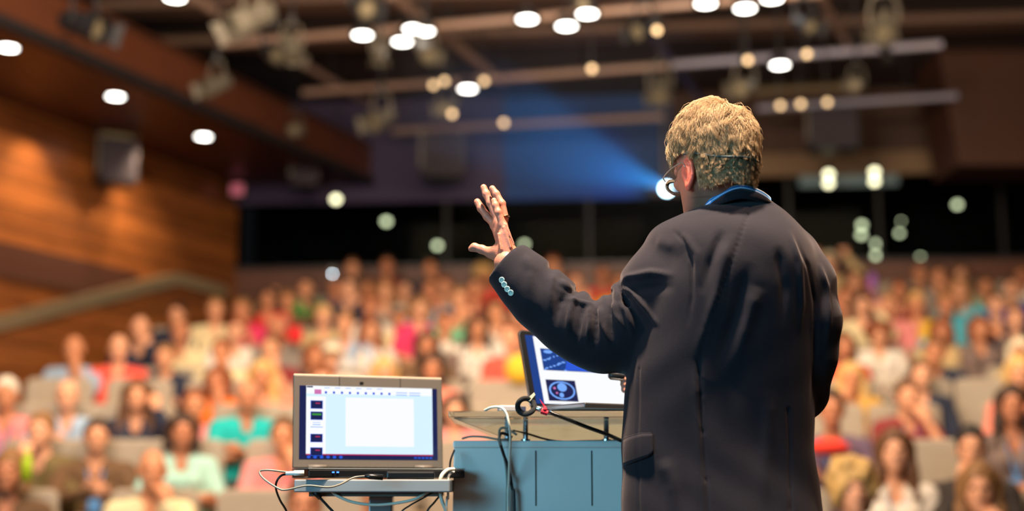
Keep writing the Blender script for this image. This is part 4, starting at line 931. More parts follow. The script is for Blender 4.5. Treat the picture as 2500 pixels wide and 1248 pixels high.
bar(PZ(1588, 80, BZ + .1), PZ(1722, 255, BZ + .1), .035, 'thin violet tinted bar just left above the speaker\'s head', mat('bar_violet', (96, 96, 150), .4, metal=.6))
# theatre lanterns hung from the bars
M_CAN = mat('grey_lantern', (98, 94, 84), .5, metal=.2); M_CAND = mat('black_lantern', (30, 32, 38), .5, metal=.2); M_LENSP = mat('lantern_lens', (120, 112, 92), .35, spec=.4)
def lantern(px_, py_, Y, s_, aim, m, label, lensm=M_LENSP):
    s_ *= .66; c = P(px_, py_, Y); t = empty('stage_lantern', c, label, 'stage light', world=True); ax = Vector(aim).normalized(); sd = ax.cross(Vector((0, 0, 1))).normalized()
    mb = MB(); mb.lathe([(0, -.19 * s_), (.07 * s_, -.18 * s_), (.085 * s_, -.10 * s_), (.085 * s_, .02 * s_), (.105 * s_, .06 * s_), (.105 * s_, .17 * s_), (.095 * s_, .17 * s_), (.09 * s_, .08 * s_)], c, ax, 20); mb.build('can', m, t, smooth=False)
    mb = MB(); mb.lathe([(0, .115 * s_), (.06 * s_, .11 * s_), (.094 * s_, .09 * s_), (.094 * s_, .08 * s_), (0, .08 * s_)], c, ax, 20); mb.build('lens', lensm, t)
    top = Vector((c.x, c.y, c.z + .26 * s_)); mb = MB(); mb.tube([c + sd * .115 * s_, c + sd * .12 * s_ + Vector((0, 0, .14 * s_)), top + sd * .08 * s_, top, top - sd * .08 * s_, c - sd * .12 * s_ + Vector((0, 0, .14 * s_)), c - sd * .115 * s_], .014 * s_, 6); mb.build('yoke', m, t)
    mb = MB(); mb.box((top.x, top.y, top.z + .04 * s_), (.06 * s_, .05 * s_, .09 * s_)); mb.tube([top, (c.x, c.y, CEZ - .01)], .014, 6); mb.build('clamp', M_CAND, t)
    # barn doors
    f0 = c + ax * .17 * s_
    for q_ in (sd, -sd):
        mb = MB(); up_ = sd.cross(ax); a = f0 + q_ * .10 * s_; mb.prism([a - up_ * .07 * s_, a + up_ * .07 * s_, a + up_ * .09 * s_ + (ax + q_ * .5) * .06 * s_, a - up_ * .09 * s_ + (ax + q_ * .5) * .06 * s_], q_ * .004); mb.build('barn_door', m, t)
LN = [(205, 62, 11.6, 1.9, (.9, -.45, -.35), M_CAND, 'large black stage lantern at upper left with an oval lens'), (612, 48, 11.4, 1.8, (-.7, -.6, -.6), M_CAN, 'large pale lantern at the top, left of centre'),
      (668, 128, 12.6, 1.5, (.5, -.8, -.4), M_CAND, 'black lantern just below the large pale one'), (712, 118, 12.4, 1.3, (.3, -.6, -1), M_CAN, 'pale lantern pointing down beside the black one'), (528, 208, 13.2, 1.35, (-.6, -.8, -.5), M_CAN, 'pale lantern above the left soffit, aimed left'),
      (716, 316, 16.8, 1.2, (.3, -.9, -.3), M_CAN, 'small dim lantern near the back of the hall at left'), (885, 16, 11.4, 1.5, (.4, -.8, -.4), M_CAND, 'lantern cut by the top edge over the left downlight'), (930, 290, 14.6, 1.6, (-.5, -.8, -.5), M_CAN, 'pale lantern at the end of the slanting left bar'),
      (925, 128, 13.0, 1.0, (.1, -.5, -1), M_CAN, 'small lantern under the nearest bar beside the downlight'), (1040, 125, 13.0, 1.3, (.3, -.7, -.5), M_CAN, 'lantern just under the bright trio of downlights'), (1092, 262, 14.6, 1.35, (-.2, -.9, -.4), M_CAN, 'lantern hanging left of the low downlight'),
      (1420, 10, 11.6, .9, (.1, -1, -.3), M_CAND, 'small dark lantern at the top centre'), (1572, 72, 12.6, 1.4, (-.6, -.7, -.4), M_CAND, 'dark lantern up and left of the speaker\'s head'), (1612, 218, 14.4, 1.6, (-.2, -.7, -.7), M_CAN, 'pale lantern right above the projector beam'),
      (1818, 214, 14.2, 1.5, (-.5, -.8, -.3), M_CAN, 'pale lantern just right above the speaker\'s hair'), (1965, 58, 12.2, 1.3, (.3, -.8, -.5), M_CAND, 'black lantern at the upper right beside two downlights'), (2158, 62, 12.6, 1.7, (-.3, -.7, -.7), M_CAN, 'pale lantern at the upper right near the bulkhead'),
      (2162, 126, 13.0, .8, (0, -.5, -1), M_CAND, 'small black lantern below the pale one at the upper right'), (2092, 208, 14.0, 1.1, (-.5, -.8, -.2), M_CAN, 'small lantern at the right end of the short thick bar')]
for l in LN: lantern(*l)
M_GLI = mat('warm_glint', (255, 226, 180), .4, emit=(255, 214, 160), es=2.2)  # glowing discs stand in for glints on the metal fixtures
for a, b, Y, l in ((1058, 208, 14.4, 'left of the two on the middle bar'), (1182, 198, 14.4, 'right beside the low downlight'), (1104, 278, 14.4, 'on the lantern over the back wall'), (1604, 74, 12.4, 'on the dark lantern left of the speaker\'s head'), (1826, 147, 13.2, 'above the speaker\'s hair'), (1970, 132, 13.2, 'on the upper right bar'), (1085, 198, 14.4, 'on the middle bar, second from left'), (1445, 168, 13.5, 'near the middle of the middle bar'), (1230, 300, 15.2, 'on the farthest bar'), (1905, 258, 14.6, 'left on the farthest right bar'), (1955, 254, 14.6, 'second on the farthest right bar'), (2020, 250, 14.6, 'third on the farthest right bar')):
    c = P(a, b, Y); t = empty('rig_glint', c, 'small warm glint on the rig, ' + l, 'lamp', world=True); mb = MB(); n_ = (CAM0 - c).normalized(); mb.lathe([(0, .0), (.03, .0), (.03, -.005), (0, -.005)], c, n_, 14); mb.build('bulb', M_GLI, t)
    mb = MB(); mb.lathe([(.034, .005), (.036, -.03), (.02, -.06), (0, -.06)], c, n_, 14); mb.tube([c - n_ * .05, (c.x, c.y + .05, c.z + .1), (c.x, c.y + .05, CEZ - .02)], .007, 6); mb.build('holder', M_CAND, t)
# loudspeakers
def speaker(c, d, rz, label, hang=True):
    t = empty('loudspeaker', c, label, 'loudspeaker', world=True); R = Matrix.Rotation(rz, 3, 'Z'); mb = MB(); mb.box(c, d, M=R); mb.build('cabinet', M_CAND, t, bevel=.01)
    f = R @ Vector((0, -1, 0)); mb = MB(); mb.box(Vector(c) + f * (d[1] / 2 + .006), (d[0] * .9, .012, d[2] * .92), M=R); mb.build('grille', mat('grille_cloth', (58, 52, 60), .9), t)
    for s_ in (-1, 1):
        mb = MB(); q_ = Vector(c) + R @ Vector((s_ * (d[0] / 2 + .008), 0, 0)); mb.box(q_ + Vector((0, 0, .12)), (.014, .05, d[2] * .9), M=R)
        mb.build('bracket', M_HOUS, t)
c = RP(284, 398, lw(15, .28), (1, -DX, 0)); speaker(c, (.42, .3, .52), .55, 'loudspeaker on the left wood wall under the soffit')
c = RP(284, 326, lw(15, .20), (1, -DX, 0)); t = empty('wall_floodlight', c, 'pale floodlight housing above the loudspeaker on the left wall', 'lamp', world=True); mb = MB(); mb.box(c, (.34, .16, .12), rz=.5); mb.build('housing', mat('cream_metal', (196, 180, 140), .4), t, bevel=.01)
mb = MB(); mb.box((c.x - .1, c.y + .05, c.z), (.3, .03, .04), rz=.5 - math.pi / 2); mb.build('bracket', M_HOUS, t)
speaker(P(2032, 320, 16.8), (.58, .4, .50), -.1, 'large dark loudspeaker hanging over the rear window, right of the speaker\'s head')
speaker(P(1078, 385, 17.9), (.52, .35, .55), .1, 'dark loudspeaker on the mauve fascia left of the blue lit panel')
speaker(P(742, 420, 17.9), (.34, .3, .40), .2, 'small dark loudspeaker on the fascia near the left corner')
c = P(580, 464, 18.6); t = empty('exit_sign', c, 'small lit pinkish sign on the fascia at the left corner', 'sign', world=True); mb = MB(); mb.box(c, (.17, .05, .15)); mb.build('case', M_HOUS, t); mb = MB(); mb.box((c.x, c.y - .03, c.z), (.155, .012, .135)); mb.build('face', mat('sign_face', (200, 110, 125), .5, emit=(200, 96, 120), es=.45), t)
# projector and its beam
c = P(1628, 461, 18.1); t = empty('projector', c, 'projector shining a blue white beam from the back wall, left of the speaker\'s glasses', 'projector', world=True)
mb = MB(); mb.box((c.x, c.y + .26, c.z + .02), (.42, .45, .2)); mb.build('housing', mat('projector_body', (60, 62, 66), .5), t, bevel=.01)
mb = MB(); mb.lathe([(.075, .0), (.075, -.03), (.06, -.05), (0, -.05)], c, (0, -1, 0), 24); mb.build('lens_barrel', M_BLACK, t); mb = MB(); mb.lathe([(0, .005), (.06, .0), (.06, -.01), (0, -.01)], c, (0, -1, 0), 24); mb.build('lens', mat('projector_lens', (220, 240, 255), .2, emit=(190, 232, 255), es=30), t)
mb = MB(); mb.tube([(c.x, c.y + .26, c.z + .12), (c.x, c.y + .26, 6.12)], .03, 10); mb.build('mount', M_HOUS, t)
tgt = P(1190, 300, 12.5)
lamp('projector_beam', 'SPOT', (c.x, c.y - .10, c.z), tgt, 4500, (.03, .36, 1.0), .02, spot=13, blend=.5)
lamp('projector_spill', 'SPOT', (c.x - .1, c.y - .5, c.z), (c.x - 1.7, c.y + .9, c.z + .35), 30, (.03, .35, 1.0), .05, spot=85, blend=.9)
vm = bpy.data.materials.new('thin_haze'); vm.use_nodes = True; nt = vm.node_tree; nt.nodes.clear(); out = nt.nodes.new('ShaderNodeOutputMaterial'); vs_ = nt.nodes.new('ShaderNodeVolumeScatter'); vs_.inputs['Density'].default_value = .012; vs_.inputs['Anisotropy'].default_value = .35; vs_.inputs['Color'].default_value = (.9, .95, 1, 1); nt.links.new(vs_.outputs[0], out.inputs['Volume'])
mb = MB(); mb.prism([(P(1700, 0, 18).x, 17.9, 3.9), (P(1232, 0, 17.9).x, 17.9, 3.9), (P(1232, 0, 17.9).x - 1.2, 12.2, 3.9), (P(1600, 0, 12.2).x, 12.2, 3.9)], (0, 0, 1.62)); tag(mb.build('haze', vm), 'thin haze catching the blue projector beam', 'haze', kind='stuff')
lamp('ceiling_bounce', 'AREA', (0.5, 12.5, 3.4), (.5, 13.5, 9), 26, (1.0, .74, .56), 9, 5)
# ================================================================ the audience
def aud_body(pose, female=False, h=.0085):
    """seated figure facing -Y, feet on z=0, head centre at z=1.22; returns {part: (co, quads)}"""
    sw = .165 if female else .185; out = {}
    sides = (-1, 1); J_ = {}
    for s_ in sides:
        sh = (s_ * sw, .055, .985)
        if pose == 'lap': el, wr_ = (s_ * .235, -.01, .735), (s_ * .09, -.20, .665)
        elif pose == 'crossed': el, wr_ = (s_ * .245, -.03, .76), (-s_ * .07, -.20, .80 + s_ * .02)
        elif pose == 'forward': el, wr_ = (s_ * .25, -.08, .80), (s_ * .03, -.33, .86 + s_ * .015)
        elif pose in ('chin', 'chin_left'):
            k = 1 if pose == 'chin' else -1
            if s_ == k: el, wr_ = (s_ * .19, -.20, .80), (s_ * .07, -.155, 1.035)
            else: el, wr_ = (s_ * .24, -.05, .75), (-s_ * .08, -.22, .77)
        elif pose == 'temple':
            if s_ == 1: el, wr_ = (.25, -.16, .90), (.135, -.12, 1.13)
            else: el, wr_ = (s_ * .24, -.03, .74), (-s_ * .02, -.22, .74)
        elif pose == 'raised': el, wr_ = (s_ * .36, .0, 1.05), (s_ * .20, .0, 1.28)
        J_[s_] = (sh, el, wr_)
    B = Field((-.45, -.52, -.01), (.45, .24, 1.38), h)
    B.ell((0, .012, 1.235), (.074, .092, .098), k=.0); B.ell((0, -.028, 1.185), (.058, .062, .072), k=.03); B.ell((0, -.062, 1.128), (.026, .024, .022), k=.025)
    for s_ in sides:
        B.ell((s_ * .031, -.088, 1.225), (.017, .012, .012), k=.01, mode='s'); B.ell((s_ * .077, .012, 1.21), (.012, .020, .031), k=.008)
        B.cap((s_ * .012, -.088, 1.243), (s_ * .043, -.076, 1.243), .006, .005, k=.01)
    B.cap((0, -.085, 1.225), (0, -.108, 1.190), .008, .013, k=.012); B.cap((-.018, -.084, 1.158), (.018, -.084, 1.158), .010, .010, k=.008); B.ell((0, -.097, 1.159), (.022, .006, .0025), k=.003, mode='s')
    B.cap((0, .025, 1.14), (0, .05, 1.02), .050, .056, k=.025)
    T = [((0, .05, .97), (0, .045, .80)), ((0, .045, .80), (0, .07, .54))]
    def torso_(F_, g):
        for s_ in sides:
            F_.cap((s_ * sw * .45, .05, .96), (s_ * sw * .45, .05, .78), .088 + g, .092 + g, k=.04); F_.cap((s_ * sw * .42, .05, .78), (s_ * .08, .07, .53), .092 + g, .105 + g, k=.04)
            F_.cap((s_ * .04, .05, 1.01), J_[s_][0], .045 + g, .050 + g, k=.03)
            if female and g: F_.ell((s_ * .07, -.035, .89), (.062, .058, .062), k=.04)
    torso_(B, 0)
    for s_ in sides:
        sh, el, wr_ = J_[s_]; B.chain([sh, el], [.048, .038], .02); B.chain([el, wr_], [.038, .027], .01)
        d = np.array(wr_) - np.array(el); d /= np.linalg.norm(d)
        if pose in ('chin', 'chin_left', 'temple') and wr_[2] > 1.0: tgt_ = np.array((wr_[0] * (.6 if pose != 'temple' else .75), -.115 if pose != 'temple' else -.06, 1.115 if pose != 'temple' else 1.215)); d = tgt_ - np.array(wr_); d /= np.linalg.norm(d)
        u = np.cross(d, (0, 1, .3)); u /= np.linalg.norm(u); w3 = np.array(wr_); B.chain([w3, w3 + d * .05, w3 + d * .075], [.027, .034, .030], .012)
        for k in range(4):
            b = w3 + d * .075 + u * (k - 1.5) * .0185; cu = np.cross(u, d) * .014; B.chain([b, b + d * (.034 + .004 * (k in (1, 2))) + cu * .4, b + d * .058 + cu * 1.6], [.0105, .0095, .008], .003)
        B.chain([w3 + d * .03 - u * .028, w3 + d * .055 - u * .047, w3 + d * .082 - u * .045], [.013, .012, .010], .006)
        B.chain([(s_ * .085, .05, .53), (s_ * .12, -.36, .53), (s_ * .12, -.40, .09)], [.075, .055, .038], .03); B.cap((s_ * .12, -.38, .05), (s_ * .125, -.48, .035), .032, .028, k=.02)
    out['body'] = B.nets()
    for nm, full in (('shirt_short', False), ('shirt_long', True)):
        F_ = Field((-.45, -.36, .42), (.45, .26, 1.32 if pose == 'raised' else 1.12), h + .0005); torso_(F_, .016)
        for s_ in sides:
            sh, el, wr_ = (np.array(q_) for q_ in J_[s_])
            if full: F_.chain([sh, el], [.066, .054], .02); F_.chain([el, el + (wr_ - el) * .94], [.054, .040], .012)
            else: F_.chain([sh, sh + (el - sh) * .78], [.066, .062], .02)
        F_.cap((0, .03, 1.12), (0, .05, .96), .060, .060, 0, 's')
        F_.ell((0, -.05, 1.00), (.045, .05, .06), k=.01, mode='s')
        out[nm] = F_.nets()
    F_ = Field((-.28, -.50, .06), (.28, .24, .66), h + .002)
    for s_ in sides: F_.chain([(s_ * .085, .05, .53), (s_ * .12, -.36, .53), (s_ * .12, -.40, .10)], [.096, .073, .056], .03)
    out['trousers'] = F_.nets()
    F_ = Field((-.20, -.54, -.01), (.20, -.32, .12), h)
    for s_ in sides: F_.cap((s_ * .12, -.38, .045), (s_ * .125, -.48, .035), .040, .034, k=.02)
    out['shoes'] = F_.nets(); return out
def aud_hair(style, h=.008):
    F_ = Field((-.17, -.15, .80), (.17, .20, 1.42), h); e = lambda c, r, k=0.0, m='u': F_.ell(c, r, k=k, mode=m)
    e((0, .018, 1.245), (.086, .100, .106))
    if style == 'short': e((0, -.085, 1.17), (.12, .088, .115), .01, 's'); e((0, .03, 1.09), (.2, .2, .06), .01, 's')
    elif style == 'bald': e((0, -.06, 1.30), (.088, .125, .105), .01, 's'); e((0, -.085, 1.19), (.12, .085, .12), .01, 's'); e((0, .03, 1.09), (.2, .2, .07), .01, 's')
    elif style == 'bob':
        for s_ in (-1, 1): F_.cap((s_ * .078, .025, 1.25), (s_ * .082, .01, 1.115), .034, .036, .03)
        F_.cap((0, .06, 1.25), (0, .075, 1.12), .07, .065, .03); e((0, -.090, 1.165), (.062, .078, .108), .012, 's')
    elif style == 'long':
        for s_ in (-1, 1): F_.chain([(s_ * .078, .03, 1.26), (s_ * .088, .02, 1.12), (s_ * .098, -.01, .97), (s_ * .09, -.03, .90)], [.034, .036, .036, .024], .03)
        F_.cap((0, .06, 1.25), (0, .09, 1.02), .075, .07, .03); e((0, -.090, 1.17), (.058, .078, .108), .012, 's'); F_.cap((0, -.07, 1.08), (0, -.04, .9), .055, .055, .01, 's')
    elif style == 'puffy':
        e((0, .03, 1.255), (.112, .115, .118), .02)
        for k in range(26):
            a = k * 2.4; z = 1.15 + .2 * ((k * 7) % 26) / 26; r = .10 * math.sqrt(max(.05, 1 - ((z - 1.25) / .13) ** 2)); e((r * math.cos(a), .03 + r * math.sin(a), z), (.034, .034, .034), .02)
        e((0, -.105, 1.165), (.066, .078, .10), .012, 's')
    elif style == 'ponytail':
        e((0, -.085, 1.17), (.12, .088, .115), .01, 's'); F_.chain([(0, .11, 1.28), (0, .145, 1.22), (.02, .135, 1.08)], [.03, .034, .016], .02)
    elif style == 'cap':
        e((0, -.085, 1.13), (.14, .14, .115), .004, 's'); F_.op((-.12, -.22, 1.24), (.12, .02, 1.27), lambda X, Y, Z: np.maximum(np.sqrt((X / .085) ** 2 + ((Y + .07) / .10) ** 2) - 1, np.abs(Z - 1.262) / .010 - 1).astype(np.float32) * .01, .004)
        e((0, .03, 1.10), (.2, .2, .09), .01, 's')
    co, q = F_.nets(); co = relax(co, q, 1)
    n = normals(co, q); co = co + n * (.003 * np.sin(co[:, 0] * 140 + 2 * np.sin(co[:, 2] * 60)) * (style != 'cap'))[:, None]; return co, q
BODY = {}; HAIR = {}
def get_body(pose, fem):
    key = (pose, fem)
    if key not in BODY:
        d = {}
        for k, (co, q) in aud_body(pose, fem).items():
            me = np_mesh('seated_' + k, relax(co, q, 1), q); me.materials.append(None)
            if k == 'body':
                me.materials.append(mat('dark_eye', (40, 30, 26), .25)); c2 = np.array([p.center[:] for p in me.polygons]); ey = np.zeros(len(c2), bool)
                for s_ in (-1, 1): ey |= ((np.abs(c2[:, 0] - s_ * .031) / .013) ** 2 + ((c2[:, 2] - 1.224) / .007) ** 2 < 1) & (c2[:, 1] < -.05)
                me.polygons.foreach_set('material_index', ey.astype(np.int32))
            d[k] = me
        BODY[key] = d
    return BODY[key]
def get_hair(style):
    if style not in HAIR:
        co, q = aud_hair(style); me = np_mesh('hair_' + style, co, q); me.materials.append(None); HAIR[style] = me
    return HAIR[style]
lan_mb = MB()
for s_ in (-1, 1): lan_mb.tube([(s_ * .06, .05, 1.06), (s_ * .055, -.035, 1.00), (s_ * .03, -.075, .90), (0, -.08, .80)], .008, 6, flat=.5)
lan_mb.box((0, -.085, .755), (.075, .006, .10)); LAN = lan_mb.mesh('lanyard'); LAN.materials.append(mat('blue_lanyard', (90, 150, 215), .6))
def oslot(o, m): o.material_slots[0].link = 'OBJECT'; o.material_slots[0].material = m
SK = [(222, 160, 124), (232, 172, 138), (208, 142, 104), (196, 130, 96)]
HC_ = {'black': (34, 26, 22), 'dark': (58, 38, 26), 'brown': (98, 64, 38), 'auburn': (122, 62, 30), 'lightbrown': (140, 100, 60), 'blond': (206, 168, 104), 'grey': (166, 156, 142), 'white': (226, 218, 204), 'red': (140, 60, 36), 'cream': (240, 228, 196)}
CC = {'white': (228, 222, 212), 'cream': (226, 212, 170), 'beige': (196, 172, 126), 'aqua': (168, 216, 206), 'teal': (20, 182, 184), 'lightblue': (158, 186, 216), 'blue': (60, 90, 160), 'royal': (30, 60, 170), 'navy': (36, 44, 66), 'black': (28, 26, 28), 'dark': (52, 46, 44), 'brown': (104, 78, 54),
      'olive': (112, 98, 62), 'red': (212, 50, 48), 'coral': (236, 92, 78), 'pink': (226, 140, 140), 'salmon': (232, 140, 120), 'hotpink': (226, 60, 110), 'orange': (240, 120, 40), 'yellow': (222, 180, 60), 'green': (56, 150, 70), 'mint': (120, 190, 150), 'grey': (140, 132, 126), 'taupe': (122, 104, 98),
      'purple': (104, 84, 106), 'violet': (150, 100, 170), 'maroon': (128, 44, 48), 'sky': (80, 190, 214), 'mustard': (200, 150, 40)}
def nomz(k): D, zf = ROWS[k]; return zf + 1.22 * 1.1
def row_of(py):
    best = min(range(-1, 10), key=lambda k: abs(1190 - (nomz(k) - CAMZ) * FPX / ROWS[k][0] - py)); return best
NAMES = ['front of the visible rows', 'first full row', 'second row', 'third row', 'fourth row', 'fifth row', 'sixth row', 'seventh row', 'eighth row', 'ninth row', 'back row']
PEOPLE = []
def person_at(px_, py_, style, hcol, shirt, pose, desc, row=None, turn=0, lany=False, longs=None, fem=None, skin=None):
    k = row_of(py_) if row is None else row
    clash = lambda kk: any(p_[1] == kk and abs(p_[2] - (px_ - 1250) / FPX * ROWS[kk][0]) < .34 for p_ in PEOPLE)
    if row is None and k >= 1 and clash(k):
        for kk in (k + 1, k - 1):
            if 1 <= kk <= 9 and not clash(kk): k = kk; break
    D, zf = ROWS[k]
    x = P(px_, py_, D).x; Yh = D - .012 * x * x; hcn = P(px_, py_, Yh)
    fem = style in ('long', 'bob', 'puffy', 'ponytail') if fem is None else fem
    sc_ = max(.85, min(1.15, (hcn.z - zf) / 1.342)); zoff = hcn.z - zf - 1.342 * sc_
    t = empty('person', (hcn.x, Yh, zf + max(-.02, zoff) * 1.0), desc, 'person', 'audience seated in the auditorium'); t.scale = (1.1, 1.1, 1.1 * sc_); t.rotation_euler = (0, 0, math.radians(turn) + math.atan2(hcn.x, Yh) * -.6)
    bd = get_body(pose, fem); longs = shirt in ('navy', 'black', 'dark', 'olive', 'brown', 'beige', 'purple', 'taupe', 'grey', 'cream') if longs is None else longs
    i = len(PEOPLE); o = bpy.data.objects.new('body', bd['body']); COL.objects.link(o); o.parent = t; sk = SK[(i * 7 + 3) % 4] if skin is None else SK[skin]; oslot(o, mat('skin_%d%d%d' % sk, sk, .5))
    o = bpy.data.objects.new('shirt', bd['shirt_long' if longs else 'shirt_short']); COL.objects.link(o); o.parent = t; oslot(o, mat('cloth_' + shirt, CC[shirt], .85, var=.06, scale=14))
    if k < 1:
        o = bpy.data.objects.new('trousers', bd['trousers']); COL.objects.link(o); o.parent = t; oslot(o, mat('cloth_navy', CC['navy'], .85)); o = bpy.data.objects.new('shoes', bd['shoes']); COL.objects.link(o); o.parent = t; oslot(o, M_SHOE)
    else:
        o = bpy.data.objects.new('trousers', bd['trousers']); COL.objects.link(o); o.parent = t; oslot(o, mat('cloth_' + ('navy', 'dark', 'grey')[i % 3], CC[('navy', 'dark', 'grey')[i % 3]], .85))
    if style != 'none': o = bpy.data.objects.new('cap' if style == 'cap' else 'hair', get_hair(style)); COL.objects.link(o); o.parent = t; oslot(o, mat('hair_' + hcol, HC_[hcol], .55, var=.25, scale=40))
    if lany: o = bpy.data.objects.new('lanyard', LAN); COL.objects.link(o); o.parent = t
    PEOPLE.append((t, k, hcn.x, desc)); return t
